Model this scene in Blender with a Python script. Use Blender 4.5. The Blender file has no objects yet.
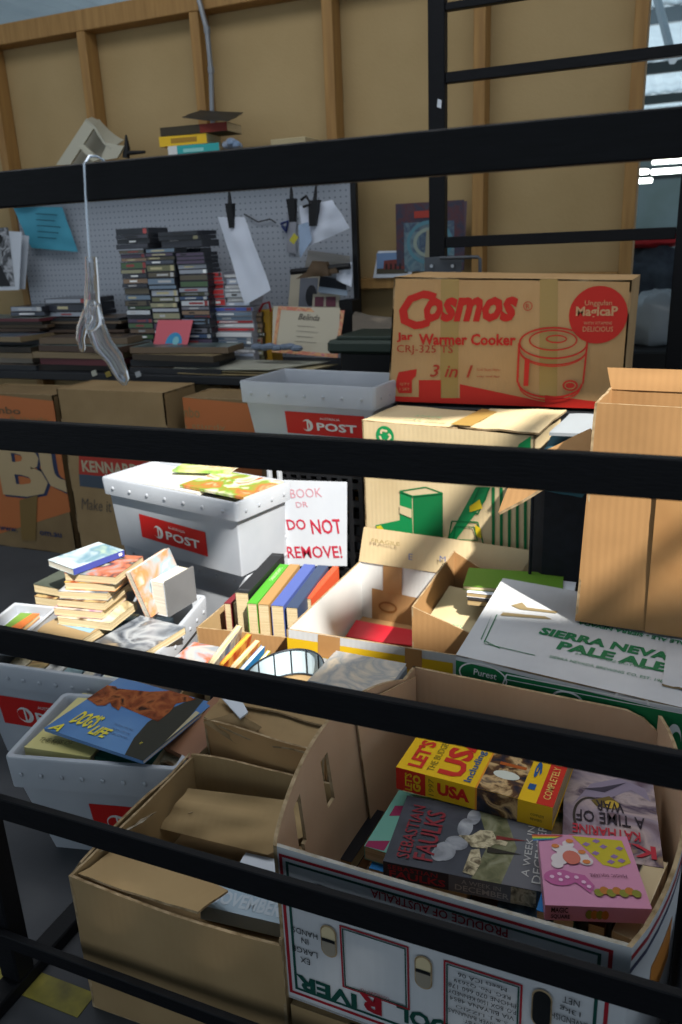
import bpy, math, random
from mathutils import Vector as V, Matrix
from mathutils.noise import noise as pnoise
rnd = random.Random(7)
sc = bpy.context.scene
COL = sc.collection
# ---------------------------------------------------------------- camera
F_PX, PITCH, ROLL, YAW = 806.1, 0.32281472, -0.04369597, 0.41029138
EYE = V((0, 0, 1.25))
_f = V((-math.sin(YAW)*math.cos(PITCH), math.cos(YAW)*math.cos(PITCH), -math.sin(PITCH)))
_r = V((math.cos(YAW), math.sin(YAW), 0)); _u = _r.cross(_f)
_c, _s = math.cos(ROLL), math.sin(ROLL)
_r, _u = _c*_r + _s*_u, -_s*_r + _c*_u
def _on(px, py, ax, val):
    d = _f + _r*((px-341)/F_PX) - _u*((py-512)/F_PX)
    return EYE + d*((val-EYE[ax])/d[ax])
def Z(px, py, z): return _on(px, py, 2, z)      # point of the photograph at height z
def Y(px, py, y): return _on(px, py, 1, y)      # ... at depth y
def X(px, py, x): return _on(px, py, 0, x)
cd = bpy.data.cameras.new('camera'); cam = bpy.data.objects.new('camera', cd); COL.objects.link(cam)
m3 = Matrix((_r, _u, -_f)).transposed()
cam.matrix_world = Matrix.Translation(EYE) @ m3.to_4x4()
cd.sensor_fit = 'VERTICAL'; cd.sensor_height = 23.5; cd.lens = 23.5*F_PX/1024
cd.clip_start = .05; cd.clip_end = 100
cd.dof.use_dof = True; cd.dof.focus_distance = 1.35; cd.dof.aperture_fstop = 4.0
sc.camera = cam
sc.view_settings.view_transform = 'Standard'; sc.view_settings.look = 'None'
sc.view_settings.gamma = 1; sc.view_settings.use_curve_mapping = False
sc.view_settings.exposure = 0
# ---------------------------------------------------------------- materials
def lin(c):
    if isinstance(c, str):
        c = [int(c[i:i+2], 16)/255 for i in (0, 2, 4)]
    return tuple((x/12.92 if x <= .04045 else ((x+.055)/1.055)**2.4) for x in c) + (1,)
_M = {}
def mat(name, col, rough=.6, col2=None, scale=8, stretch=(1, 1, 1), bump=0, bscale=40, metal=0, trans=0, emit=0, spec=.4, detail=4, ior=1.45, coat=0, sss=0):
    if name in _M: return _M[name]
    m = bpy.data.materials.new(name); m.use_nodes = True
    nt = m.node_tree; b = nt.nodes['Principled BSDF']
    b.inputs['Base Color'].default_value = lin(col); b.inputs['Roughness'].default_value = rough
    b.inputs['Metallic'].default_value = metal; b.inputs['Transmission Weight'].default_value = trans
    b.inputs['Specular IOR Level'].default_value = spec; b.inputs['IOR'].default_value = ior
    b.inputs['Coat Weight'].default_value = coat
    if emit:
        b.inputs['Emission Color'].default_value = lin(col); b.inputs['Emission Strength'].default_value = emit
    tc = nt.nodes.new('ShaderNodeTexCoord'); mp = nt.nodes.new('ShaderNodeMapping')
    mp.inputs['Scale'].default_value = stretch; nt.links.new(tc.outputs['Object'], mp.inputs['Vector'])
    if col2:
        n = nt.nodes.new('ShaderNodeTexNoise'); n.inputs['Scale'].default_value = scale; n.inputs['Detail'].default_value = detail
        r = nt.nodes.new('ShaderNodeValToRGB'); r.color_ramp.elements[0].position = .35; r.color_ramp.elements[1].position = .68
        r.color_ramp.elements[0].color = lin(col); r.color_ramp.elements[1].color = lin(col2)
        nt.links.new(mp.outputs[0], n.inputs['Vector']); nt.links.new(n.outputs['Fac'], r.inputs['Fac']); nt.links.new(r.outputs[0], b.inputs['Base Color'])
    if bump:
        n2 = nt.nodes.new('ShaderNodeTexNoise'); n2.inputs['Scale'].default_value = bscale; n2.inputs['Detail'].default_value = 3
        bp = nt.nodes.new('ShaderNodeBump'); bp.inputs['Strength'].default_value = bump; bp.inputs['Distance'].default_value = .004
        nt.links.new(mp.outputs[0], n2.inputs['Vector']); nt.links.new(n2.outputs['Fac'], bp.inputs['Height']); nt.links.new(bp.outputs[0], b.inputs['Normal'])
    _M[name] = m
    return m
def card(name, c1, c2, wave=140, rough=.85, axis='X'):
    """corrugated board: mottled paper over faint flutes"""
    if name in _M: return _M[name]
    m = mat(name, c1, rough, c2, 5, bump=0, spec=.2)
    nt = m.node_tree; b = nt.nodes['Principled BSDF']
    tc = nt.nodes.new('ShaderNodeTexCoord')
    w = nt.nodes.new('ShaderNodeTexWave'); w.inputs['Scale'].default_value = wave/6.28; w.bands_direction = axis; w.inputs['Distortion'].default_value = .4
    n = nt.nodes.new('ShaderNodeTexNoise'); n.inputs['Scale'].default_value = 9; n.inputs['Detail'].default_value = 5
    a = nt.nodes.new('ShaderNodeMath'); a.operation = 'MULTIPLY_ADD'; a.inputs[1].default_value = 6
    bp = nt.nodes.new('ShaderNodeBump'); bp.inputs['Strength'].default_value = .06; bp.inputs['Distance'].default_value = .004
    nt.links.new(tc.outputs['Object'], w.inputs['Vector']); nt.links.new(tc.outputs['Object'], n.inputs['Vector'])
    nt.links.new(n.outputs['Fac'], a.inputs[0]); nt.links.new(w.outputs['Fac'], a.inputs[2])
    nt.links.new(a.outputs[0], bp.inputs['Height']); nt.links.new(bp.outputs[0], b.inputs['Normal'])
    return m
def pages_mat(name, c1, c2):
    if name in _M: return _M[name]
    m = mat(name, c1, .9, spec=.1); nt = m.node_tree; b = nt.nodes['Principled BSDF']
    tc = nt.nodes.new('ShaderNodeTexCoord'); mp = nt.nodes.new('ShaderNodeMapping'); mp.inputs['Scale'].default_value = (6, 6, 900)
    n = nt.nodes.new('ShaderNodeTexNoise'); n.inputs['Scale'].default_value = 1
    r = nt.nodes.new('ShaderNodeValToRGB'); r.color_ramp.elements[0].color = lin(c2); r.color_ramp.elements[1].color = lin(c1)
    r.color_ramp.elements[0].position = .3; r.color_ramp.elements[1].position = .6
    nt.links.new(tc.outputs['Object'], mp.inputs[0]); nt.links.new(mp.outputs[0], n.inputs['Vector']); nt.links.new(n.outputs['Fac'], r.inputs[0]); nt.links.new(r.outputs[0], b.inputs['Base Color'])
    return m
def art_mat(name, cols, scale=9, rough=.35, seed=0, stretch=(1, 1, 1)):
    """a printed picture: patches of several inks"""
    if name in _M: return _M[name]
    m = mat(name, cols[0], rough, spec=.4); nt = m.node_tree; b = nt.nodes['Principled BSDF']
    tc = nt.nodes.new('ShaderNodeTexCoord'); mp = nt.nodes.new('ShaderNodeMapping'); mp.inputs['Location'].default_value = (seed*3.7, seed*1.9, seed)
    mp.inputs['Scale'].default_value = stretch
    n = nt.nodes.new('ShaderNodeTexNoise'); n.inputs['Scale'].default_value = scale; n.inputs['Detail'].default_value = 6; n.inputs['Distortion'].default_value = .8
    r = nt.nodes.new('ShaderNodeValToRGB'); k = len(cols)
    while len(r.color_ramp.elements) < k: r.color_ramp.elements.new(.5)
    for i, c in enumerate(cols):
        r.color_ramp.elements[i].position = .3 + .4*i/(k-1); r.color_ramp.elements[i].color = lin(c)
    nt.links.new(tc.outputs['Object'], mp.inputs[0]); nt.links.new(mp.outputs[0], n.inputs['Vector']); nt.links.new(n.outputs['Fac'], r.inputs[0]); nt.links.new(r.outputs[0], b.inputs['Base Color'])
    return m
def ink(c, rough=.5): 
    return mat('ink_'+c, c, rough, spec=.3)
# ---------------------------------------------------------------- mesh builder
class MB:
    def __init__(s): s.v = []; s.f = []; s.m = []; s.mats = []; s.sm = []
    def mi(s, m):
        if m not in s.mats: s.mats.append(m)
        return s.mats.index(m)
    def face(s, pts, m, smooth=False):
        b = len(s.v); s.v += [V(p) for p in pts]; s.f.append(tuple(range(b, b+len(pts)))); s.m.append(s.mi(m)); s.sm.append(smooth)
    def mesh(s, vs, fs, m, smooth=False):
        b = len(s.v); s.v += [V(p) for p in vs]; k = s.mi(m)
        for f in fs: s.f.append(tuple(b+i for i in f)); s.m.append(k); s.sm.append(smooth)
    def hexa(s, p, m, top=None, side=None):
        """8 points: bottom loop 0-3 ccw, top loop 4-7"""
        b = len(s.v); s.v += [V(q) for q in p]
        for i, f in enumerate([(3, 2, 1, 0), (4, 5, 6, 7), (0, 1, 5, 4), (1, 2, 6, 5), (2, 3, 7, 6), (3, 0, 4, 7)]):
            s.f.append(tuple(b+j for j in f)); s.sm.append(False)
            s.m.append(s.mi(top if (i == 1 and top) else m))
    def box(s, o, u, v, n, m, top=None):
        o, u, v, n = V(o), V(u), V(v), V(n)
        if u.cross(v).dot(n) < 0: u, v = v, u
        s.hexa([o, o+u, o+u+v, o+v, o+n, o+u+n, o+u+v+n, o+v+n], m, top)
    def bbox(s, o, u, v, n, m, bev=.003):
        """box with chamfered edges"""
        o, u, v, n = V(o), V(u), V(v), V(n)
        if u.cross(v).dot(n) < 0: u, v = v, u
        c = o+(u+v+n)/2; h = [u.length/2, v.length/2, n.length/2]; a = [u.normalized(), v.normalized(), n.normalized()]
        bev = min([bev]+[x*.45 for x in h]); vs = []; idx = {}
        for sx in (-1, 1):
            for sy in (-1, 1):
                for sz in (-1, 1):
                    for k in range(3):
                        q = [h[i]-(0 if i == k else bev) for i in range(3)]
                        idx[sx, sy, sz, k] = len(vs); vs.append(c+a[0]*sx*q[0]+a[1]*sy*q[1]+a[2]*sz*q[2])
        fs = []
        S = (-1, 1)
        for k in range(3):
            i, j = [x for x in range(3) if x != k]
            for sk in S:
                loop = []
                for si, sj in ((-1, -1), (1, -1), (1, 1), (-1, 1)):
                    t = [0, 0, 0]; t[k] = sk; t[i] = si; t[j] = sj; loop.append(idx[t[0], t[1], t[2], k])
                fs.append(loop)
            for si in S:
                for sj in S:
                    t0 = [0, 0, 0]; t0[i] = si; t0[j] = sj; t0[k] = -1; t1 = list(t0); t1[k] = 1
                    fs.append([idx[(*t0, i)], idx[(*t1, i)], idx[(*t1, j)], idx[(*t0, j)]])
        for sx in S:
            for sy in S:
                for sz in S: fs.append([idx[sx, sy, sz, k] for k in range(3)])
        ff = []
        for f in fs:
            pts = [vs[q] for q in f]; nn = (pts[1]-pts[0]).cross(pts[2]-pts[0]); ce = sum(pts, V())/len(pts)
            ff.append(f if nn.dot(ce-c) > 0 else f[::-1])
        s.mesh(vs, ff, m)
    def panel(s, A, B, C, D, t, mf, mb=None, me=None, nu=8, nv=8, amp=0, seed=0, freq=3, fn=None, smooth=True):
        """a sheet of thickness t between the corners A(0,0) B(1,0) C(1,1) D(0,1); front normal = (B-A)x(D-A)"""
        A, B, C, D = V(A), V(B), V(C), V(D); mb = mb or mf; me = me or mb
        n = (B-A).cross(D-A)
        if n.length < 1e-9: n = (B-A).cross(C-A)
        n.normalize()
        fr, bk = [], []
        for j in range(nv+1):
            for i in range(nu+1):
                a, b = i/nu, j/nv
                p = A*(1-a)*(1-b)+B*a*(1-b)+C*a*b+D*(1-a)*b
                if amp: p = p+n*amp*pnoise(V((a*freq+seed*7.3, b*freq+seed*3.1, seed*1.7)))
                if fn: p = p+fn(a, b)
                fr.append(p); bk.append(p-n*t)
        W = nu+1
        q = lambda i, j: j*W+i
        s.mesh(fr, [(q(i, j), q(i+1, j), q(i+1, j+1), q(i, j+1)) for j in range(nv) for i in range(nu)], mf, smooth)
        s.mesh(bk, [(q(i, j), q(i, j+1), q(i+1, j+1), q(i+1, j)) for j in range(nv) for i in range(nu)], mb, smooth)
        ring = [q(i, 0) for i in range(W)]+[q(nu, j) for j in range(1, nv+1)]+[q(i, nv) for i in range(nu-1, -1, -1)]+[q(0, j) for j in range(nv-1, 0, -1)]
        L = len(ring)
        s.mesh([fr[k] for k in ring]+[bk[k] for k in ring], [(i, i+L, (i+1) % L+L, (i+1) % L) for i in range(L)], me)
    def tube(s, pts, r, m, seg=8, closed=False, smooth=True, caps=True):
        pts = [V(p) for p in pts]; N = len(pts); rr = r if isinstance(r, (list, tuple)) else [r]*N
        vs = []; up = None
        for i, p in enumerate(pts):
            if closed: t = pts[(i+1) % N]-pts[i-1]
            else: t = pts[min(i+1, N-1)]-pts[max(i-1, 0)]
            t.normalize()
            if up is None: up = V((0, 0, 1)) if abs(t.z) < .9 else V((1, 0, 0))
            a = t.cross(up)
            if a.length < 1e-6: a = t.cross(V((0, 1, 0)))
            a.normalize(); b = a.cross(t); up = b
            vs += [p+(a*math.cos(6.28319*k/seg)+b*math.sin(6.28319*k/seg))*rr[i] for k in range(seg)]
        fs = [(i*seg+k, i*seg+(k+1) % seg, ((i+1) % N)*seg+(k+1) % seg, ((i+1) % N)*seg+k) for i in range(N if closed else N-1) for k in range(seg)]
        fs = [f[::-1] for f in fs]
        if not closed and caps: fs += [tuple(range(seg)), tuple((N-1)*seg+k for k in range(seg))[::-1]]
        s.mesh(vs, fs, m, smooth)
    def loft(s, loops, m, smooth=True, cap0=True, cap1=True):
        n = len(loops[0]); vs = [p for l in loops for p in l]
        fs = [(i*n+k, i*n+(k+1) % n, (i+1)*n+(k+1) % n, (i+1)*n+k) for i in range(len(loops)-1) for k in range(n)]
        if cap0: fs.append(tuple(range(n))[::-1])
        if cap1: fs.append(tuple((len(loops)-1)*n+k for k in range(n)))
        s.mesh(vs, fs, m, smooth)
    def ball(s, c, r, m, sx=1, sy=1, sz=1, seg=10, rings=6):
        c = V(c); vs = []; fs = []
        for j in range(rings+1):
            th = math.pi*j/rings
            for k in range(seg):
                ph = 6.28319*k/seg; vs.append(c+V((r*sx*math.sin(th)*math.cos(ph), r*sy*math.sin(th)*math.sin(ph), r*sz*math.cos(th))))
        for j in range(rings):
            for k in range(seg): fs.append((j*seg+k, (j+1)*seg+k, (j+1)*seg+(k+1) % seg, j*seg+(k+1) % seg))
        s.mesh(vs, fs, m, True)
    def build(s, name, parent=None, loc=None):
        if loc is None:
            if parent is not None: loc = parent.location.copy()
            else:
                xs = [p.x for p in s.v]; ys = [p.y for p in s.v]; loc = V(((min(xs)+max(xs))/2, (min(ys)+max(ys))/2, min(p.z for p in s.v)))
        me = bpy.data.meshes.new(name); loc = V(loc)
        me.from_pydata([tuple(p-loc) for p in s.v], [], s.f)
        for m in s.mats: me.materials.append(m)
        me.polygons.foreach_set('material_index', s.m); me.polygons.foreach_set('use_smooth', s.sm)
        me.validate(); me.set_sharp_from_angle(angle=math.radians(38)) if any(s.sm) else None; me.update()
        o = bpy.data.objects.new(name, me); COL.objects.link(o)
        if parent is not None: o.parent = parent; o.location = (0, 0, 0) if loc == parent.location else loc-parent.location
        else: o.location = loc
        return o
_T = {}
def text_geo(s, shear=0, bold=0):
    k = (s, shear, bold)
    if k not in _T:
        c = bpy.data.curves.new('t', 'FONT'); c.body = s; c.size = 1; c.shear = shear; c.offset = bold; c.resolution_u = 2
        o = bpy.data.objects.new('t', c); COL.objects.link(o)
        dg = bpy.context.evaluated_depsgraph_get(); ev = o.evaluated_get(dg); me = ev.to_mesh()
        vs = [v.co.copy() for v in me.vertices]; fs = [tuple(p.vertices) for p in me.polygons]
        ev.to_mesh_clear(); bpy.data.objects.remove(o); bpy.data.curves.remove(c)
        x0 = min(v.x for v in vs); x1 = max(v.x for v in vs); y0 = min(v.y for v in vs); y1 = max(v.y for v in vs)
        _T[k] = (vs, fs, x0, x1, y0, y1)
    return _T[k]
class Fr:
    """a flat printed face: metric coordinates from O along u and v; prints land in the builder mb"""
    def __init__(s, mb, O, U, Vv, eps=.0005):
        s.mb = mb; s.O = V(O); s.w = V(U).length; s.h = V(Vv).length; s.u = V(U).normalized(); s.v = V(Vv); s.v = (s.v-s.u*s.v.dot(s.u)).normalized(); s.n = s.u.cross(s.v).normalized(); s.e = eps; s.k = 1
    def p(s, x, y, k=None):
        x = min(max(x, 0), s.w); y = min(max(y, 0), s.h)
        return s.O+s.u*x+s.v*y+s.n*s.e*(s.k if k is None else k)
    def poly(s, pts, m, k=1):
        s.c = getattr(s, 'c', 0)+1; k = k+.035*s.c
        a = sum(pts[i][0]*pts[(i+1) % len(pts)][1]-pts[(i+1) % len(pts)][0]*pts[i][1] for i in range(len(pts)))
        if a < 0: pts = pts[::-1]
        s.mb.face([s.p(x, y, k) for x, y in pts], m)
    def rect(s, x0, y0, x1, y1, m, k=1): s.poly([(x0, y0), (x1, y0), (x1, y1), (x0, y1)], m, k)
    def frame(s, x0, y0, x1, y1, t, m, k=1):
        s.rect(x0, y0, x1, y0+t, m, k); s.rect(x0, y1-t, x1, y1, m, k); s.rect(x0, y0+t, x0+t, y1-t, m, k); s.rect(x1-t, y0+t, x1, y1-t, m, k)
    def ell(s, cx, cy, rx, ry, m, k=1, n=20, a0=0, a1=6.28319):
        s.poly([(cx+rx*math.cos(a0+(a1-a0)*i/n), cy+ry*math.sin(a0+(a1-a0)*i/n)) for i in range(n if a1-a0 > 6.2 else n+1)], m, k)
    def ring(s, cx, cy, rx, ry, t, m, k=1, n=24, a0=0, a1=6.28319):
        for i in range(n):
            b, c = a0+(a1-a0)*i/n, a0+(a1-a0)*(i+1)/n
            s.poly([(cx+rx*math.cos(b), cy+ry*math.sin(b)), (cx+rx*math.cos(c), cy+ry*math.sin(c)), (cx+(rx-t)*math.cos(c), cy+(ry-t)*math.sin(c)), (cx+(rx-t)*math.cos(b), cy+(ry-t)*math.sin(b))], m, k)
    def line(s, pts, t, m, k=1):
        for (x0, y0), (x1, y1) in zip(pts, pts[1:]):
            d = math.hypot(x1-x0, y1-y0) or 1; nx, ny = -(y1-y0)/d*t/2, (x1-x0)/d*t/2
            s.poly([(x0+nx, y0+ny), (x1+nx, y1+ny), (x1-nx, y1-ny), (x0-nx, y0-ny)], m, k)
    def text(s, t, x, y, w, h, m, k=2, shear=0, bold=0, rot=0):
        """fits the string into the w x h rectangle whose lower left corner is (x, y); rot in quarter turns"""
        vs, fs, x0, x1, y0, y1 = text_geo(t, shear, bold); s.c = getattr(s, 'c', 0)+1; k = k+.035*s.c
        sx, sy = (w/(x1-x0), h/(y1-y0)) if rot % 2 == 0 else (h/(x1-x0), w/(y1-y0))
        P = []
        for q in vs:
            a, b = (q.x-x0)*sx, (q.y-y0)*sy
            if rot == 0: a, b = x+a, y+b
            elif rot == 1: a, b = x+w-b, y+a
            elif rot == 2: a, b = x+w-a, y+h-b
            else: a, b = x+b, y+h-a
            P.append(s.p(a, b, k))
        s.mb.mesh(P, fs, m)
    def px(s, x, y):
        d = _f+_r*((x-341)/F_PX)-_u*((y-512)/F_PX); q = EYE+d*((s.O-EYE).dot(s.n)/d.dot(s.n))-s.O
        return q.dot(s.u), q.dot(s.v)
    def ppx(s, pts, m, k=1): s.poly([s.px(*p) for p in pts], m, k)
    def tpx(s, t, a, b, h, m, k=2, shear=0, bold=0, rot=0):
        (x0, y0), (x1, y1) = s.px(*a), s.px(*b); y = (y0+y1)/2
        s.text(t, min(x0, x1), y-h/2, abs(x1-x0), h, m, k, shear, bold, rot)
# ---------------------------------------------------------------- scene tree
def tag(o, label=None, cat=None, group=None, kind=None):
    if label: o['label'] = label
    if cat: o['category'] = cat
    if group: o['group'] = group
    if kind: o['kind'] = kind
    return o
def thing(name, label, cat, loc, group=None):
    o = bpy.data.objects.new(name, None); COL.objects.link(o); o.location = V(loc); o.empty_display_size = .05
    return tag(o, label, cat, group)
def struct(name, mb): return tag(mb.build(name), kind='structure')
# ---------------------------------------------------------------- palette
KRAFT = card('kraft_board', '9c835f', '8c7452')
KRAFT_IN = card('kraft_board_inside', 'aa9068', '9a805a')
KRAFT_W = card('warm_kraft_board', 'a27c52', '93704a')
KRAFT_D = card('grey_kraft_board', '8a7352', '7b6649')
EDGE = mat('board_edge', 'a89272', .9, '7a6547', 60)
WHITEB = card('white_lined_board', 'bdbfc2', 'aeb0b4')
CREAMB = card('cream_lined_board', 'cbb893', 'bfab85')
ORANGEB = card('orange_printed_board', 'b8693a', 'a85c32')
GREENB = card('green_printed_board', '0e6a3c', '0c5c34')
COSB = card('tan_printed_board', 'c29c6e', 'b58f62')
TAPE = mat('parcel_tape', '9c744a', .25, 'a67e52', 12)
TAPEY = mat('clear_yellowed_tape', 'a98a4c', .25)
BLACK = mat('black_painted_steel', '0d0e11', .5, '121317', 14, stretch=(2, 20, 20), bump=.15, bscale=30, spec=.18)
BLKP = mat('black_plastic', '101114', .5)
WPL = mat('translucent_white_plastic', 'a9aeb6', .38, '9ea4ad', 7, bump=.05, bscale=12, spec=.45)
PG = pages_mat('book_pages', 'cdbd9a', 'a8946f')
PGW = pages_mat('white_book_pages', 'd8d4c8', 'b9b2a2')
PGG = pages_mat('aged_book_pages', 'b29c74', '8d7752')
PAPER = mat('white_paper', 'c9ced6', .7, 'bfc5cf', 5)
RED = ink('b81f1c'); DKRED = ink('8f1a26'); DKGRN = ink('12423a'); BLK = ink('17181a'); WHT = ink('d2d2d0'); GRN = ink('0f7a45'); YEL = ink('d8b21c'); CRM = ink('c4b490')
WOOD = mat('pine_stud', 'a27c48', .65, '8e6a3c', 3, stretch=(14, 14, 1.2), bump=.1, bscale=30)
# ---------------------------------------------------------------- builders
def Q(p): return V(p)
def carton_body(mb, T, B, t, mo, mi, amp=.002, seed=0, me=None, nu=10, nv=6, base=True, topfn=(None,)*4, mos=None, bot=.003):
    me = me or EDGE
    for i in range(4):
        j = (i+1) % 4
        fn = topfn[i]
        mb.panel(B[i], B[j], T[j], T[i], t, (mos or {}).get(i, mo), mi, me, nu, nv, amp, seed+i*1.3, 3, fn)
    if base: mb.panel(*[Q(b)+V((0, 0, bot)) for b in B], .002, mi, mo, me, 4, 4, 0)
def ringpts(T, zb, inset=0):
    c = sum((Q(t) for t in T), V())/4
    return [V((t[0]+(c.x-t[0])*inset, t[1]+(c.y-t[1])*inset, zb)) for t in T]
def rrect(o, u, v, w, d, r, ins, z, seg=4):
    """rounded rectangle loop, counter-clockwise seen from above; ins shrinks it"""
    o = V((o.x, o.y, 0)); P = []
    x0, x1, y0, y1 = ins, w-ins, ins, d-ins; r = max(r-ins*.5, .004)
    for cx, cy, a in ((x1-r, y0+r, -90), (x1-r, y1-r, 0), (x0+r, y1-r, 90), (x0+r, y0+r, 180)):
        for k in range(seg+1):
            t = math.radians(a+90*k/seg); x, y = cx+r*math.cos(t), cy+r*math.sin(t)
            p = o+u*x+v*y; P.append(V((p.x, p.y, z)))
    return P
def tub(label, FL, u, v, w, d, zr, zb, taper=.03, group=None, logo=None, holes=(7, 5), skirt=.045, name='postal_tub'):
    u, v = V(u).normalized(), V(v).normalized(); FL = V(FL)
    c = FL+u*w/2+v*d/2
    root = thing(name, label, 'mail tub', (c.x, c.y, zb), group)
    mb = MB(); R = lambda ins, z: rrect(FL, u, v, w, d, .014, ins, z)
    loops = [R(taper+.008, zb), R(.016, zr-skirt-.004), R(.016, zr-skirt), R(.003, zr-skirt), R(0, zr-.004), R(.002, zr), R(.012, zr), R(.016, zr-.006), R(.02, zr-skirt), R(taper+.012, zb+.006)]
    mb.loft(loops, WPL, True, True, True)
    up = V((0, 0, 1))
    for k in range(holes[0]):
        p = FL+u*(w*(k+.7)/(holes[0]+.4)); mb.ball((p.x, p.y, zr-skirt*.55), .0058, WPL, 1, .35, 1, 8, 5)
    for k in range(holes[1]):
        for s in (0, 1):
            p = FL+u*(w*s)+v*(d*(k+.7)/(holes[1]+.4)); mb.ball((p.x, p.y, zr-skirt*.55), .0058, WPL, .35, 1, 1, 8, 5)
    mb.build('tub_body', root)
    if logo:
        x0, y0, lw, lh, ang, full = logo
        H = zr-skirt-zb; wv = (V((0, 0, 1))*H - v*(-(taper-.008)) *-1).normalized()
        a0 = FL+u*taper+v*(taper+.008); a1 = FL+u*.016+v*.016
        bl = V((a0.x, a0.y, zb)); tl = V((a1.x, a1.y, zr-skirt)); wv = (tl-bl).normalized()
        uu = (u*math.cos(ang)+wv*math.sin(ang)).normalized(); vv = uu.cross(u.cross(wv).cross(uu)).normalized() if False else (wv*math.cos(ang)-u*math.sin(ang)).normalized()
        o = bl+u*x0+wv*y0; n = u.cross(wv).normalized()
        lb = MB(); f = Fr(lb, o+n*.001, uu*lw, vv*lh, .0006)
        f.rect(0, 0, lw, lh, RED)
        f.ell(lw*.28, lh*.42, lh*.27, lh*.27, WHT, 2); f.ell(lw*.26, lh*.42, lh*.2, lh*.2, RED, 3); f.rect(lw*.275, lh*.2, lw*.295, lh*.64, WHT, 4)
        f.text('POST', lw*.4, lh*.22, lw*.5, lh*.36, WHT, 3, 0, .025)
        f.text('AUSTRALIA', lw*.45, lh*.72, lw*.25, lh*.1, WHT, 3)
        lb.build('label', root)
    return root
def book(name, label, O, u, v, n, L, W, T, cov, pg=None, group=None, front=None, spine=None, cat='book', hard=False, parent_art=None):
    """spine runs from O along u; the cover faces n; the pages open away along v"""
    u, v, n = V(u).normalized(), V(v), V(n).normalized(); v = (v-u*v.dot(u)).normalized(); n = (n-u*n.dot(u)-v*n.dot(v)).normalized(); O = V(O)
    c = O+u*L/2+v*W/2
    root = thing(name, label, cat, c, group)
    t = .0025 if hard else .0009; ins = .003 if hard else .0012
    mb = MB()
    mb.box(O, u*L, v*W, n*t, cov); mb.box(O+n*(T-t), u*L, v*W, n*t, cov); mb.box(O+n*t, u*L, v*t*1.2, n*(T-2*t), cov)
    top = Fr(mb, O+n*T, u*L, v*W, .0004) if u.cross(v).dot(n) > 0 else Fr(mb, O+n*T+u*L, -u*L, v*W, .0004)
    sp = Fr(mb, O, u*L, n*T, .0004) if u.cross(n).dot(v) < 0 else Fr(mb, O+u*L, -u*L, n*T, .0004)
    if front: front(top)
    if spine: spine(sp)
    mb.build('cover', root)
    p = MB(); p.box(O+n*t*1.05+u*ins+v*t*1.3, u*(L-2*ins), v*(W-t*1.3-ins), n*(T-2.1*t), pg or PG); p.build('pages', root)
    return root
def rot2(a): a = math.radians(a); return V((math.cos(a), math.sin(a), 0)), V((-math.sin(a), math.cos(a), 0))
UP = V((0, 0, 1))
# ---------------------------------------------------------------- the setting
mb = MB(); CONC = mat('concrete_floor', '45474b', .75, '3a3c40', 3, bump=.2, bscale=18)
mb.face([(-9, -5, 0), (8, -5, 0), (8, 26, 0), (-9, 26, 0)], CONC)
fl = struct('floor', mb)
mb = MB(); YL = mat('yellow_floor_paint', '8d8434', .7, '5d5830', 14)
mb.box((-2.2, .765, .0008), (1.33, 0, 0), (0, .05, 0), (0, 0, .001), YL)
tag(mb.build('trim_1'), kind='structure')
WALLP = mat('hardboard_wall_panel', 'ac946a', .8, 'a28a60', 2.5, bump=.25, bscale=90)
mb = MB(); yw = 3.5
mb.box((-6, yw, 0), (5.775, 0, 0), (0, .012, 0), (0, 0, 2.3), WALLP)
wall = struct('wall_rear', mb)
mb = MB()
STUDX = (-5.08, -4.48, -3.88, -3.265, -2.70, -2.095, -1.475, -.85, -.272)
for i, x in enumerate(STUDX):
    m = MB(); m.bbox((x, 3.41, 0), (.047, 0, 0), (0, .088, 0), (0, 0, 2.209), WOOD, .003); tag(m.build('trim_%d' % (i+2)), kind='structure')
m = MB(); m.bbox((-6, 3.41, 2.21), (5.775, 0, 0), (0, .1, 0), (0, 0, .085), WOOD, .003); tag(m.build('trim_12'), kind='structure')
for k, (a, b) in enumerate(zip(STUDX[3:], STUDX[4:])):
    m = MB(); m.bbox((a+.048, 3.413, 1.05), (b-a-.05, 0, 0), (0, .085, 0), (0, 0, .045), WOOD, .003); tag(m.build('trim_%d' % (13+k)), kind='structure')
m = MB(); GALV = mat('grey_conduit', '85888c', .35, metal=.4)
p0 = Y(212, 108, 3.39); p1 = Y(207, 30, 3.39); p2 = Y(199, 0, 3.39)
m.tube([(p0.x, 3.385, 1.7), p0, Y(211, 70, 3.385), p1, p2, (p2.x-.05, 3.39, 2.7), (p2.x-.1, 3.39, 3.3)], .011, GALV, 8)
for q in (p1, Y(211, 70, 3.385)): m.tube([q-V((0, 0, .012)), q+V((0, 0, .012))], .0145, GALV, 8)
tag(m.build('conduit_pipe'), 'grey bent conduit pipe running up the stud wall', 'pipe')
# ---------------------------------------------------------------- the steel gate in front
gate = thing('steel_gate', 'black steel barred gate standing across the whole front', 'gate', (-.3, .757, 0))
for zb, h in ((1.3025, .038), (1.0165, .039), (.7125, .041), (.4075, .041), (.126, .027)):
    m = MB(); m.bbox((-1.036, .75, zb), (1.6, 0, 0), (0, .013, 0), (0, 0, h), BLACK, .0015); m.build('bar', gate)
for x in (-1.035, .52):
    m = MB(); m.bbox((x, .764, .03), (.042, 0, 0), (0, .04, 0), (0, 0, 1.34), BLACK, .003); m.build('post', gate)
    f = MB(); f.bbox((x, .7, .0), (.042, 0, 0), (0, .42, 0), (0, 0, .029), BLACK, .003); f.build('foot', gate)
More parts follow.
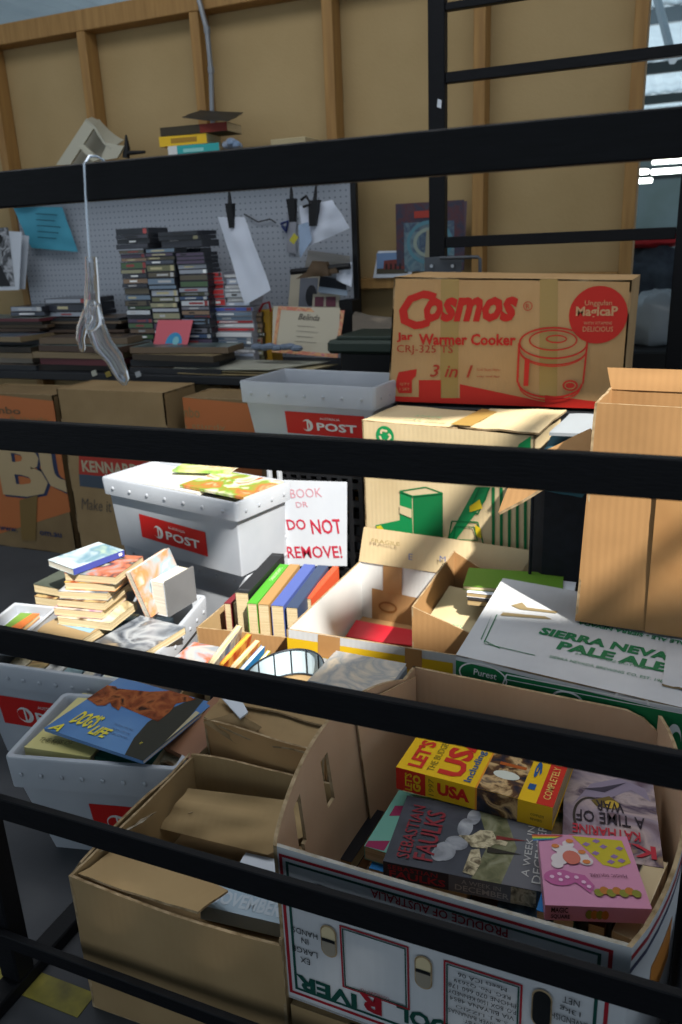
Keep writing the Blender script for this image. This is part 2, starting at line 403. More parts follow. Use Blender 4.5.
# glass hand hanging on a wire
GLS = mat('clear_plastic', 'f4f6fa', .08, trans=.94, spec=.9, ior=1.24, coat=1)
yh = .735
hk = thing('hanging_hook', 'clear plastic forked hook hanging by a wire from the top bar', 'hook', Y(84, 160, yh))
m = MB(); WIRE = mat('bright_wire', 'b9c2cc', .25, metal=.8)
a = Y(84, 160, yh)
m.tube([V((a.x, .768, 1.330)), V((a.x, .766, 1.3435)), V((a.x, .756, 1.3465)), V((a.x, .744, 1.3455)), V((a.x, yh, 1.338)), Y(86, 205, yh), Y(89, 250, yh), Y(90, 262, yh)], .0015, WIRE, 6)
m.build('wire', hk)
m = MB()
def gt(pts, rr, fl=.75):
    q = [Y(x, y, yh+dy) for x, y, dy in pts]; m.tube(q, [r*.00118 for r in rr], GLS, 10)
gt([(91, 257, 0), (92, 275, 0), (92, 300, 0), (95, 325, 0), (103, 345, 0), (114, 358, .004), (120, 371, .006), (124, 380, .006), (125, 385, .006)], [5.5, 6, 7.5, 9.5, 10, 9, 7.5, 6, 2])
gt([(91, 300, 0), (87, 318, -.004), (82, 328, -.006), (80.5, 340, -.004), (82.5, 349, 0), (83, 352, 0)], [4, 6, 5, 4, 3.3, 1.5])
gt([(94, 305, .004), (95, 322, .01), (92, 332, .012), (88, 331, .012)], [4, 4.4, 3.4, 2.5])
m.build('hook_body', hk)
# ---------------------------------------------------------------- banana carton, front right
T = [Z(273, 845, .45), Z(632, 948, .45), Z(662, 716, .45), Z(413, 666, .45)]
B = [V((t.x, t.y, .170)) for t in T]
BAN_IN = card('pinkish_board_inside', 'bf9f82', 'b29174')
bc = thing('banana_carton', 'white, red and green fruit carton full of books behind the gate', 'carton', (-.23, 1.06, .170))
m = MB()
bow = lambda a, b: V((-.034, 0, .052))*(math.sin(math.pi*min(1, (1-a)*1.12))**.8 if (1-a)*1.12 < 1 else 0)*b
t = .006
def hole_panel(mb, A, B_, C, D, t, mf, mbk, nu, nv, fn, holes):
    """panel with slots cut through"""
    A, B_, C, D = V(A), V(B_), V(C), V(D); n = (B_-A).cross(D-A).normalized()
    fr = []
    for j in range(nv+1):
        for i in range(nu+1):
            a, b = i/nu, j/nv
            fr.append(A*(1-a)*(1-b)+B_*a*(1-b)+C*a*b+D*(1-a)*b+(fn(a, b) if fn else V()))
    W = nu+1; fs = []
    for j in range(nv):
        for i in range(nu):
            a, b = (i+.5)/nu, (j+.5)/nv
            if any(((a-x)/rx)**4+((b-y)/ry)**4 < 1 for x, y, rx, ry in holes): continue
            fs.append((j*W+i, j*W+i+1, (j+1)*W+i+1, (j+1)*W+i))
    bk = [p-n*t for p in fr]
    mb.mesh(fr, fs, mf, True); mb.mesh(bk, [f[::-1] for f in fs], mbk, True)
    from collections import Counter
    ed = Counter()
    for f in fs:
        for k in range(4): ed[(f[k], f[(k+1) % 4])] += 1
    L = len(fr)
    rim = [(e[0], e[0]+L, e[1]+L, e[1]) for e in ed if (e[1], e[0]) not in ed]
    mb.mesh(fr+bk, rim, EDGE)
# walls: 0 front (white printed), 1 right, 2 back, 3 left with hand holes
fsag = lambda a, b: V((0, 0, -.003*b*math.sin(math.pi*a)))
m.panel(B[0], B[1], T[1], T[0], t, WHITEB, BAN_IN, mat('worn_white_edge', 'a9a69e', .85, '8f8674', 50), 16, 8, 0, 1, 3, fsag)
rb = lambda a, b: V((.05, 0, 0))*math.sin(math.pi*a)**.8
m.panel(B[1], B[2], T[2], T[1], t, WHITEB, BAN_IN, EDGE, 14, 8, 0, 4, 3, rb)
def wallstrip(a0, a1, b0, b1, mt, off=.0008):
    q = lambda a, b: (B[1]*(1-a)+B[2]*a)*(1-b)+(T[1]*(1-a)+T[2]*a)*b
    m.panel(q(a0, b0), q(a1, b0), q(a1, b1), q(a0, b1), .0004, mt, mt, mt, 14, 1, 0, 0, 3, lambda a, b: rb(a0+(a1-a0)*a, 0)+V((off, 0, 0)))
wallstrip(0, 1, .93, .955, DKRED); wallstrip(0, 1, .86, .885, ink('3a3e58')); wallstrip(.12, .3, .45, .7, ink('b0702c'))
rnd_c = lambda a, b: V((0, 0, -.035*b*max(0, (.14-a)/.14)**2))
m.panel(B[2], B[3], T[3], T[2], t, WHITEB, BAN_IN, EDGE, 16, 8, .002, 5, 3, rnd_c)
hole_panel(m, B[3], B[0], T[0], T[3], t, WHITEB, BAN_IN, 60, 30, bow, [(.625, .74, .026, .14), (.825, .76, .026, .15)])
m.panel(*[b+V((0, 0, .004)) for b in B], .003, BAN_IN, KRAFT, EDGE, 2, 2)
# an inner liner seam on the left wall
m.panel(B[3]+V((t+.003, -.02, 0)), B[0]*.42+B[3]*.58+V((t+.003, 0, 0)), T[0]*.42+T[3]*.58+V((-.02, 0, .035)), T[3]+V((t+.003, -.02, -.01)), .003, BAN_IN, BAN_IN, EDGE, 10, 6, .001, 3)
# front print, upside down as the carton stands
f = Fr(m, B[1]+V((0, 0, .28)), B[0]-B[1], V((0, 0, -.28)), .0006)
W_, H_ = f.w, f.h
f.frame(.02, .011, W_-.0085, H_-.012, .005, DKRED); f.frame(.033, .0215, W_-.0185, H_-.0225, .0042, DKGRN)
f.tpx('PRODUCE OF AUSTRALIA', (371, 893), (508, 932), .014, DKRED, 2, 0, .015)
f.tpx('R', (358, 999), (382, 1006), .034, DKRED, 2, 0, .04)
f.tpx('IVER', (297, 983), (357, 998), .028, DKGRN, 2, 0, .04)
f.tpx('COOL', (397, 1014), (470, 1034), .03, DKGRN, 2, 0, .04)
cx, cy = f.px(321, 899)
f.ell(cx, cy, .030, .026, BLK, 1); f.ell(cx, cy, .029, .025, WHT, 2); f.ring(cx, cy, .021, .017, .001, BLK, 3); f.ell(cx, cy-.001, .018, .012, DKGRN, 3); f.ell(cx+.004, cy, .009, .006, YEL, 4)
f.text('EX LARGE BANANAS', cx-.022, cy+.0175, .044, .0045, BLK, 4)
for s_, p0, p1 in (('HANDS', (293, 928), (318, 936)), ('IN', (302, 939), (309, 941.5)), ('LARGE', (293, 947), (318, 954)), ('EX', (301, 958.5), (310.5, 961))):
    f.tpx(s_, p0, p1, .0105, BLK, 2)
x0, y0 = f.px(409, 946); x1, y1 = f.px(343, 986)
f.frame(x0, y0, x1, y1, .0026, DKRED); f.frame(x0+.004, y0+.004, x1-.004, y1-.004, .002, DKGRN, 2); f.tpx('CONSIGNED TO:', (361, 988), (390, 997), .0055, DKRED, 3)
x0, y0 = f.px(523, 984); x1, y1 = f.px(444, 1030)
f.frame(x0, y0, x1, y1, .0026, DKRED); f.frame(x0+.004, y0+.004, x1-.004, y1-.004, .002, DKGRN, 2)
for k, s_ in enumerate(('Meets ICA 06', 'REG. No. Q2639', 'PHONE 070 660 178', 'P.O. BOX 1500 KENNEDY', 'VIA BILYANA 4854', 'S.& J. LIZZIO', 'COOL RIVER BANANAS', 'GROWN BY:')):
    wd = min(x1-x0-.014, .0054*len(s_)); f.text(s_, (x0+x1)/2-wd/2, y0+.012+.0112*k, wd, .0072, BLK, 3)
f.tpx('NET', (563, 997), (580, 1003), .0105, BLK, 2); f.tpx('13kg', (560, 1006), (581, 1012), .0105, BLK, 2); f.tpx('CAVENDISH', (551, 1013), (590, 1025), .0105, BLK, 2)
# hand slots on the front: liner in two, third blackened as an unlit hole
LIN = ink('8a8274')
def slot(x, y):
    f.ell(x, y-.016, .0125, .013, EDGE, 2); f.ell(x, y+.016, .0125, .013, EDGE, 2); f.rect(x-.0125, y-.016, x+.0125, y+.016, EDGE, 2)
    f.ell(x, y-.015, .0105, .0115, CRM, 3); f.ell(x, y+.015, .0105, .0115, LIN, 3); f.rect(x-.0105, y-.015, x+.0105, y+.016, CRM, 3); f.rect(x-.0105, y-.001, x+.0105, y+.016, LIN, 4); f.rect(x-.0105, y-.006, x+.0105, y, BLK, 5)
slot(*f.px(329.5, 940)); slot(*f.px(424, 971)); x3, y3 = f.px(542, 1007); f.ell(x3, y3-.018, .013, .014, EDGE, 2); f.ell(x3, y3+.018, .013, .014, EDGE, 2); f.rect(x3-.013, y3-.018, x3+.013, y3+.018, EDGE, 2); f.ell(x3, y3-.017, .0112, .0125, BLK, 3); f.ell(x3, y3+.017, .0112, .0125, BLK, 3); f.rect(x3-.0112, y3-.017, x3+.0112, y3+.017, BLK, 4)
m.build('carton_body', bc)
# ---------------------------------------------------------------- flat carton under it
m = MB(); B2 = [V((-.466, .80, .0)), V((.012, .80, 0)), V((.012, 1.285, 0)), V((-.466, 1.285, 0))]; T2 = [b+V((0, 0, .164)) for b in B2]
carton_body(m, T2, B2, .005, KRAFT, KRAFT, .001, 12); m.panel(T2[0], T2[1], T2[2], T2[3], .004, KRAFT, KRAFT, EDGE, 4, 4, .0)
tag(m.build('cardboard_carton'), 'closed brown carton carrying the banana carton', 'carton')
# ---------------------------------------------------------------- books in the banana carton
def quadbook(name, label, FL, FR, BL, T, cov, pg=None, group=None, front=None, spine=None, hard=False, spine_front=True):
    """a book lying with the given top corners; spine on the front edge, or on the left edge"""
    FL, FR, BL = V(FL), V(FR), V(BL)
    if spine_front: u, v = FR-FL, BL-FL
    else: u, v = BL-FL, FR-FL
    n = (FR-FL).cross(BL-FL).normalized()
    return book(name, label, FL-n*T, u, v, n, u.length, v.length, T, cov, pg, group, front, spine, hard=hard)
LOWZ = .19
CV = [art_mat('cover_ink_%d' % i, c, 14, .35, i) for i, c in enumerate([
    ['1d2a44', '50627e', 'b8b4a2', '6b3a22'], ['2a2320', '6b4a33', 'b59a6a', '3d4a3a'], ['3f6f8f', '9fb8c4', 'd8d2bd', '4a6a3a'],
    ['742018', 'b55a32', 'd8b060', '2a1c18'], ['2c4a34', '6f8a5a', 'c6c08a', '3a2f22'], ['4a4f58', '8a8f96', 'c9c9c4', '2a2d33'],
    ['5a3a5c', 'a47f92', 'd8c4b0', '3a3550'], ['c46a2a', 'd8a04a', 'a8391c', '5a4a2a'], ['16202a', '2f4a5a', '7c98a0', 'c2b48a'], ['8a7a5a', 'b8a884', 'd6cbb0', '5a4630']])]
def fill_book(label, x, y, z, ang, L, W, T, cov, pg=None, group=None):
    u, v = rot2(ang); return book('book', label, V((x, y, z)), u, v, UP, L, W, T, cov, pg, group)
# lower layer, mostly covered
NAVY = mat('navy_cover', '1b2436', .4); BLKC = mat('black_cover', '15151a', .35)
fill_book('dark hardback under the grey london novel, at the bottom of the fruit carton', -.415, .845, LOWZ, 2, .21, .15, .06, BLKC, PGG)
fill_book('worn paperback under the yellow travel guide, at the bottom of the fruit carton', -.41, 1.10, LOWZ, 1, .22, .14, .10, CV[4], PGG)
fill_book('thick paperback under the pink card box, at the bottom of the fruit carton', -.185, .86, LOWZ, 2, .16, .16, .12, CV[8], PGG)
fill_book('thick paperback under the dragon novel, at the bottom of the fruit carton', -.17, 1.06, LOWZ, 1, .165, .19, .135, CV[1], PGG)
# covers peeping out at the left side
TEAL = mat('teal_cover', '6aa496', .4); MAG = ink('8a2450'); BLUEC = mat('bright_blue_cover', '2f78b8', .35)
def tealart(f):
    f.ppx([(362, 851), (368, 841), (390, 841), (384, 851)], MAG); f.ppx([(389, 816), (395, 806), (410, 806), (405, 816)], MAG)
quadbook('paperback', 'teal covered paperback sticking out left from under the grey london novel', Z(364, 846, .322), Z(460, 860, .322), Z(399, 790, .322), .026, TEAL, PG, None, tealart, None, False, False)
quadbook('paperback', 'bright blue paperback just inside the fruit carton front, under the teal one', Z(369, 868, .292), Z(470, 885, .292), Z(384, 838, .292), .03, BLUEC, PG, None, None, None, False, False)
quadbook('paperback', 'black covered paperback in the front left corner of the fruit carton', Z(338, 858, .258), Z(352, 861, .258), Z(372, 808, .258), .028, BLKC, PGG, None, None, None, False, False)
def upright(label, a, b, h, th, cov, pg=None, spine=None, group=None, name='book'):
    """book standing spine up; the spine's left edge runs from a to b, thickness to the right"""
    a, b = V(a), V(b); u = (b-a); n = u.cross(UP).normalized()
    return book(name, label, a, u, V((0, 0, -1)), n, u.length, h, th, cov, pg, group, None, spine)
# yellow travel guide
YELC = mat('yellow_cover', 'e0b41c', .3); PHOTO_N = art_mat('night_photo', ['0e1016', '1d2030', '5a3c22', 'c8a878', '2a2030'], 30, .3, 3)
REDC = ink('c02a1e'); BLUI = ink('1d4f86')
def usa_front(f):
    w, h = f.w, f.h
    f.rect(w*.535, 0, w*.79, h, PHOTO_N); f.rect(w*.525, 0, w*.537, h, ink('d88a2a')); f.rect(w*.9, 0, w, h, REDC)
    f.text("LET'S GO", w*.055, .012, w*.105, h-.03, REDC, 2, 0, .045, 1)
    f.text('THE BUDGET GUIDE', w*.19, .012, w*.045, h-.03, ink('7d6c20'), 2, 0, 0, 1)
    f.text('USA', w*.26, .012, w*.165, h-.045, REDC, 2, 0, .04, 1)
    f.text('Including', w*.44, .008, w*.06, h*.52, BLUI, 2, 0, .02, 1)
    f.text('19', w*.82, .03, w*.045, h*.45, BLUI, 2, 0, .03, 1); f.text('COMPLETELY REVISED', w*.925, .015, w*.045, h-.03, ink('d8b060'), 2, 0, .01, 1)
    f.ell(w*.67, .05, .022, .011, ink('cdd0c4'), 2); f.rect(w*.6, .075, w*.77, .083, ink('a8541e'), 2)
def usa_spine(f):
    w, h = f.w, f.h
    f.rect(0, 0, w*.2, h, REDC); f.rect(w*.535, 0, w*.79, h, PHOTO_N); f.rect(w*.525, 0, w*.537, h, ink('d88a2a'))
    f.text("LET'S", w*.06, h*.08, w*.05, h*.8, YEL, 2, 0, .03, 1); f.text('GO', w*.115, h*.1, w*.055, h*.78, YEL, 2, 0, .05, 1)
    f.text('1997', w*.222, h*.12, w*.035, h*.75, ink('7d6c20'), 2, 0, 0, 1)
    f.text('USA', w*.28, h*.24, w*.21, h*.56, REDC, 2, 0, .05)
    f.text('COMPLETE', w*.87, h*.45, w*.08, h*.1, BLK, 2); f.text('REVISED', w*.87, h*.25, w*.07, h*.1, BLK, 2); f.rect(w*.9, 0, w, 0.0001, REDC)
a, b, c = Z(396, 767, .40), Z(553, 808, .40), Z(410, 738, .40)
quadbook('travel_guide', 'thick yellow and red paperback travel guide lying in the fruit carton', a, b, a+(c-a).normalized()*.175, .043, YELC, PG, None, usa_front, usa_spine)
# grey london novel
GREYC = art_mat('stormy_sky_print', ['26282f', '33363f', '474a52', '3a3b42'], 6, .28, 2)
CLOUD = art_mat('cloud_print', ['4a4d55', '8e9197', 'b0b2b6'], 25, .3, 4); STONE = art_mat('abbey_print', ['3a3228', '8f8468', 'c9bd9c', '5a4c38'], 60, .3, 5); LAWN = art_mat('lawn_print', ['4a4c34', '6e6e50', '8b8a70'], 40, .3, 6)
REDS = ink('b03440'); REDT = ink('7e2630'); PALE = ink('b8b8b6')
def week_front(f):
    w, h = f.w, f.h
    f.text('SEBASTIAN', w*.07, h*.08, w*.085, h*.78, REDT, 5, 0, .005, 1); f.text('FAULKS', w*.175, h*.1, w*.13, h*.72, REDT, 5, 0, .015, 1)
    f.poly([(w*.56, 0), (w*.84, 0), (w*.84, h), (w*.5, h), (w*.62, h*.5)], LAWN, 1); f.poly([(w*.74, 0), (w, 0), (w, h), (w*.68, h), (w*.8, h*.5)], ink('63646a'), 2)
    for x, y, a_, b_ in ((.36, .28, .07, .13), (.42, .42, .075, .1), (.33, .22, .05, .09), (.45, .66, .05, .14), (.49, .84, .045, .12)): f.ell(w*x, h*y, w*a_, h*b_, CLOUD, 2)
    f.poly([(w*.47, h*.48), (w*.52, h*.4), (w*.62, h*.42), (w*.66, h*.5), (w*.73, h*.5), (w*.74, h*.56), (w*.66, h*.58), (w*.63, h*.68), (w*.55, h*.66), (w*.5, h*.56), (w*.42, h*.53)], STONE, 3)
    f.poly([(w*.5, h*.05), (w*.57, h*.03), (w*.6, h*.22), (w*.57, h*.4), (w*.52, h*.36)], STONE, 3)
    f.poly([(w*.66, h*.56), (w*.86, h*.62), (w*.66, h*.62)], ink('7a2c28'), 4); f.poly([(w*.62, h*.36), (w*.84, h*.42), (w*.62, h*.44)], ink('2e2a22'), 4)
    f.text('A WEEK IN', w*.85, h*.14, w*.045, h*.7, PALE, 5, 0, 0, 1); f.text('DECEMBER', w*.915, h*.08, w*.055, h*.8, PALE, 5, 0, 0, 1)
def week_spine(f):
    w, h = f.w, f.h
    f.rect(0, 0, w*.42, h, ink('3c3a42')); f.rect(w*.42, 0, w*.8, h, ink('73777f')); f.rect(w*.8, 0, w*.95, h, STONE)  # spine inks lightened to offset the shade on this face
    f.text('SEBASTIAN', w*.03, h*.62, w*.32, h*.26, REDS, 2); f.text('FAULKS', w*.04, h*.14, w*.36, h*.42, REDS, 2, 0, .02)
    f.text('A WEEK IN', w*.5, h*.58, w*.24, h*.26, PALE, 2); f.text('DECEMBER', w*.46, h*.16, w*.33, h*.34, PALE, 2, 0, .01)
a, b, c = Z(383, 861, .355), Z(545, 893, .355), Z(404, 794, .355)
quadbook('novel', 'grey novel with a stormy london cover lying at the fruit carton front', a, b, a+(c-a).normalized()*.158, .03, GREYC, PG, None, week_front, week_spine)
# dragon novel, upside down to the viewer
DRAG = art_mat('misty_dusk_print', ['6a5a66', '8f8492', 'b0a0a0', '544a5e', 'a08c6c'], 11, .25, 8)
def war_front(f):
    w, h = f.w, f.h
    f.poly([(w*.1, h*.55), (w*.22, h*.66), (w*.5, h*.68), (w*.75, h*.82), (w*.95, h*.7), (w*.9, h*.86), (w*.62, h*.95), (w*.3, h*.83)], ink('8a7f92'), 1)
    f.ring(w*.3, h*.42, w*.2, h*.24, w*.03, ink('3a3430'), 2, 16, 1.2, 3.9); f.poly([(w*.3, h*.62), (w*.5, h*.7), (w*.62, h*.62), (w*.5, h*.55), (w*.36, h*.56)], ink('6b5a2c'), 2); f.ell(w*.52, h*.6, w*.08, h*.05, ink('b89a3c'), 3)
    f.poly([(w*.2, h*.75), (w*.45, h*.74), (w*.7, h*.9), (w*.42, h*.8)], ink('3f3a48'), 2)
    f.text('A TIME OF', w*.14, h*.36, w*.72, h*.13, ink('2a2530'), 4, 0, .01, 2); f.text('WAR', w*.35, h*.51, w*.3, h*.12, ink('2a2530'), 4, 0, .01, 2)
    f.text('KERR', w*.06, h*.06, w*.88, h*.13, ink('b03040'), 4, 0, .02, 2); f.text('KATHARINE', w*.1, h*.22, w*.7, h*.1, ink('b03040'), 4, 0, .02, 2)
a, b, c = Z(562, 852, .355), Z(664, 868, .355), Z(567, 768, .355)
quadbook('novel', 'mauve fantasy novel with a dragon cover in the fruit carton back right', a, b, c, .028, DRAG, PG, None, war_front, None)
# pink card game box
PINK = mat('pink_card', 'c487a4', .3); DOT = ink('b05a8c'); 
a, b, c = Z(545, 905, .40), Z(652, 909, .40), Z(538, 834, .40)
d = c+(b-a)*.93; n = (b-a).cross(c-a).normalized(); tk = .025
gb = thing('card_box', 'pink boxed card puzzle with a yellow corner lying in the fruit carton', 'box', (a+b+c+d)/4-n*tk)
m = MB(); m.hexa([a-n*tk, b-n*tk, d-n*tk, c-n*tk, a, b, d, c], PINK)
f = Fr(m, a, b-a, c-a, .0005); w, h = f.w, f.h
f.poly([(w*.42, h*.98), (w*.93, h*.93), (w*.95, h*.6), (w*.8, h*.52), (w*.66, h*.56)], ink('b8a82c'), 1)
for x, y in ((.55, .85), (.62, .72), (.72, .82), (.8, .68), (.88, .8), (.75, .6), (.86, .62), (.66, .9)): f.poly([(w*x-.006, h*y), (w*x, h*y+.005), (w*x+.006, h*y+.001), (w*x, h*y-.004)], ink('8a6a9a'), 2)
for k, c_ in enumerate(('a03030', 'c8803a', 'c8b83a', '4a9a5a', '3a6aa8')): f.poly([(0, h*(.98-.02*k)), (w*(.34-.03*k), h*(.98-.015*k)), (w*(.31-.03*k), h*(.965-.015*k)), (0, h*(.96-.02*k))], ink(c_), 2)
for x, y, r in ((.33, .72, .11), (.24, .62, .09), (.45, .66, .09), (.36, .84, .06), (.24, .78, .06), (.5, .6, .07), (.2, .54, .06)): f.ell(w*x, h*y, w*r, h*r*.9, ink('cfc4c4'), 3)
f.ell(w*.36, h*.64, w*.09, h*.1, ink('c06a5a'), 4)
for x, y in ((.22, .8), (.38, .88), (.48, .72), (.5, .58)): f.ell(w*x, h*y, w*.04, h*.03, ink('c87840'), 5)
f.ell(w*.2, h*.36, w*.16, h*.11, DOT, 2); f.poly([(w*.2, h*.46), (w*.45, h*.4), (w*.52, h*.26), (w*.46, h*.16), (w*.34, h*.3), (w*.18, h*.27)], DOT, 2)
for x, y in ((.12, .36), (.2, .4), (.27, .36), (.36, .36), (.42, .3), (.46, .24), (.2, .32)): f.ell(w*x, h*y, w*.022, h*.022, ink('d8b0c8'), 4)
f.text('MAGIC SQUARE', w*.5, h*.38, w*.36, h*.05, ink('5a2a44'), 3, 0, 0, 2)
for k in range(7): f.ell(w*(.54+.06*k), h*(.17+.03*(k % 2)), w*.045, h*.05, ink('a86a2c' if k % 2 else '7a7a2c'), 3)
g = Fr(m, a-n*tk, b-a, n*tk, .0005)
g.text('MAGIC', g.w*.06, g.h*.56, g.w*.16, g.h*.34, BLK, 2, 0, .02); g.text('SQUARE', g.w*.06, g.h*.12, g.w*.18, g.h*.32, BLK, 2, 0, .02)
for k in range(4): g.ell(g.w*(.42+.05*k), g.h*.5, g.w*.035, g.h*.3, ink('a86a2c' if k % 2 else '7a7a2c'), 2)
m.build('box_body', gb)
# books standing at the carton's front right, tops upward
def capspine(col, col2):
    def fn(f): f.rect(0, 0, f.w*.09, f.h, ink(col)); f.rect(f.w*.09, 0, f.w*.16, f.h, ink(col2))
    return fn
for lab, px, py, th, cv, pg, sp in (
    ('small blue spined paperback standing before the pink card box', 536, 911, .012, BLUEC, PG, None),
    ('green and orange spined paperback standing before the pink card box', 553, 916, .028, mat('dark_green_cover', '2a5a44', .4), PG, capspine('a8502c', '2a5a44')),
    ('brown spined paperback standing before the pink card box', 588, 924, .022, mat('brown_cover', '4a3420', .5), PGG, None)):
    p = Z(px, py, .362); upright(lab, p+V((0, .002, 0)), p+V((.005, .13, 0)), .15, th, cv, pg, sp)
p = Z(612, 931, .355); u = V((.035, .16, 0))
book('paperback', 'paperback with its cream page edges up in the carton front right corner', p+V((0, 0, -.15)), u, V((0, 0, .15)), V((.16, -.035, 0)), .17, .15, .03, CV[9], PG)
# ---------------------------------------------------------------- brown carton, front left
T = [Z(69, 876, .285), V((-.474, .80, .285)), V((-.474, 1.16, .285)), Z(192, 756, .285)]
B = [V((t.x, t.y, .001)) for t in T]
bb = thing('cardboard_carton', 'open brown carton with bent flaps at the front left behind the gate', 'carton', (-.66, .96, 0))
m = MB()
carton_body(m, T, B, .005, KRAFT, KRAFT_IN, .004, 3, None, 14, 8, True, (lambda a, b: V((0, 0, -.012*b*math.sin(3.1*a)-.01*b*a)), None, lambda a, b: V((0, .01*b*math.sin(3*a), -.006*b*math.sin(5*a))), None))
m.build('carton_body', bb)
m = MB(); a, c = T[0], T[3]
m.panel(c+V((0, 0, .002)), a+V((0, .03, .002)), a+V((-.036, .035, -.05)), c+V((-.03, -.10, -.04)), .004, KRAFT_IN, KRAFT, EDGE, 10, 5, .008, 5); m.build('flap', bb)
m = MB(); p0, p1 = a+V((.008, .012, -.004)), V((-.62, .806, .281))
m.panel(p0, p1, p1+V((-.01, .1, -.05)), p0+V((.02, .12, -.02)), .004, KRAFT_IN, KRAFT, EDGE, 8, 5, .006, 8); m.build('flap', bb)
m = MB(); m.panel(Z(100, 852, .287)+V((-.001, 0, 0)), Z(147, 818, .289), Z(160, 812, .27)+V((-.01, 0, 0)), Z(112, 845, .27)+V((-.01, 0, 0)), .0006, mat('shiny_parcel_tape', 'a8a090', .08, coat=.6), None, None, 10, 4, .006, 3, 9); m.build('tape_strip', bb)
# loose inner sheets
m = MB(); m.panel(Z(158, 828, .205), Z(268, 855, .20), V((-.488, 1.13, .262)), Z(188, 788, .262), .005, KRAFT_IN, KRAFT, EDGE, 14, 10, .012, 4)
q = Fr(m, Z(158, 828, .212), Z(268, 855, .207)-Z(158, 828, .212), Z(183, 785, .269)-Z(158, 828, .212), .001)
tag(m.build('cardboard_sheet'), 'loose sheet of brown board with a torn edge leaning inside the brown carton', 'cardboard')
m = MB(); m.panel(Z(188, 814, .232), Z(206, 806, .234), Z(219, 806, .235), Z(196, 812, .233), .002, EDGE, EDGE, EDGE, 3, 3, .001)
tag(m.build('cardboard_scrap'), 'small torn scrap of board lying on the loose brown sheet', 'cardboard')
SKYC = mat('pale_blue_cover', '8fa6b8', .35, 'a8bac6', 6); 
def nonart(f):
    f.tpx('NOVEMBER', (211, 895), (282, 911), .03, ink('b4c0ca'), 2, 0, .03)
a, b, c = Z(200, 905, .20), Z(285, 925, .19), Z(216, 885, .20)
quadbook('paperback', 'pale blue paperback lying low inside the brown front left carton', a, b, a+(c-a).normalized()*.1, .03, SKYC, PGW, None, nonart)
quadbook('paperback', 'white covered paperback lying behind the pale blue one in the brown carton', Z(232, 875, .19), Z(290, 888, .19), Z(242, 852, .19), .03, PAPER, PGW)
m = MB(); m.bbox((-.84, .82, .006), (.35, 0, 0), (0, .3, 0), (0, 0, .15), KRAFT_D, .004); tag(m.build('inner_carton'), 'closed flat box at the bottom of the open brown carton', 'carton')
# ---------------------------------------------------------------- crumpled closed carton behind it
o = Z(204, 718, .345); KRAFT_WL = card('light_kraft_board', 'b08c60', 'a07c54')
m = MB(); T = [o, Z(325, 756, .335), V((-.575, 1.345, .345)), V((-.845, 1.345, .352))]; B = [V((t.x, t.y, .001)) for t in T]
cc = thing('cardboard_carton', 'crumpled brown carton with torn closed flaps behind the open brown carton', 'carton', (-.7, 1.25, 0))
carton_body(m, T, B, .005, KRAFT_WL, KRAFT_WL, .008, 9, None, 12, 8); m.build('carton_body', cc)
m = MB(); m.panel(T[0], T[1], (T[1]+T[2])/2, (T[0]+T[3])/2, .004, KRAFT, KRAFT, EDGE, 12, 6, .012, 6, 3, lambda a, b: V((0, 0, -.012*math.sin(3.1*a)))); m.build('flap', cc)
m = MB(); m.panel((T[0]+T[3])/2+V((0, -.01, .004)), (T[1]+T[2])/2+V((0, -.01, .004)), T[2], T[3], .004, KRAFT, KRAFT, EDGE, 12, 6, .01, 7); m.build('flap', cc)
m = MB(); m.panel(Z(203, 722, .34), Z(240, 744, .30)+V((0, -.006, 0)), Z(262, 727, .348), Z(236, 712, .352), .003, KRAFT_D, KRAFT_D, EDGE, 6, 6, .008, 2); m.build('torn_paper', cc)
m = MB(); p = Z(224, 702, .36); m.panel(Z(221, 697, .36), Z(240, 718, .358), Z(248, 712, .362), Z(240, 697, .364), .0035, PAPER, PAPER, PAPER, 4, 4, .001)
tag(m.build('paper_card'), 'small pale blue card lying on the crumpled brown carton', 'card')
# ---------------------------------------------------------------- mail tubs
u1, v1 = rot2(12.8)
FL = Z(3, 757, .265)
def logoA(x, y, w, h, a=0): return (x, y, w, h, a, True)
tub('white plastic mail tub holding the dog book, nearest on the floor', FL, u1, v1, .385, .255, .265, .0, .04, 'white mail tubs', (.13, .06, .20, .09, 0, True), (8, 5), .075)
FRb = Z(133, 684, .29); ub, vb = rot2(5); vb = V((-.2, .98, 0)).normalized()
FLb = FRb-ub*.49
tub('white plastic mail tub full of stacked paperbacks, left of centre', FLb, ub, vb, .49, .50, .29, .0, .035, 'white mail tubs', (.04, .10, .27, .09, 0, True), (10, 9), .065)
FLp = Z(100, 477, .57); FRp = Z(236, 504, .57); up_ = (FRp-FLp); wp = up_.length; up_.normalize(); vp = V((-up_.y, up_.x, 0))
tub('white plastic mail tub sitting nested in another, brightly sunlit, full of magazines', FLp, up_, vp, wp, .25, .57, .335, .018, 'white mail tubs', (.125, .05, .29, .08, -.04, True), (7, 4), .055)
tub('empty lower mail tub under the sunlit one', FLp+up_*.0+vp*.05, up_, vp, wp-.03, .17, .325, .0, .04, 'white mail tubs', None, (7, 4), .045)
FLt = Z(238, 381, .83); FRt = Z(375, 388, .83); ut = (FRt-FLt); wt = ut.length; ut.normalize(); vt = V((-ut.y, ut.x, 0))
tub('empty white plastic mail tub standing highest, left of the rice cooker carton', FLt, ut, vt, wt, .28, .83, .588, .03, 'white mail tubs', (.14, .075, .29, .075, 0, True), (7, 4), .07)
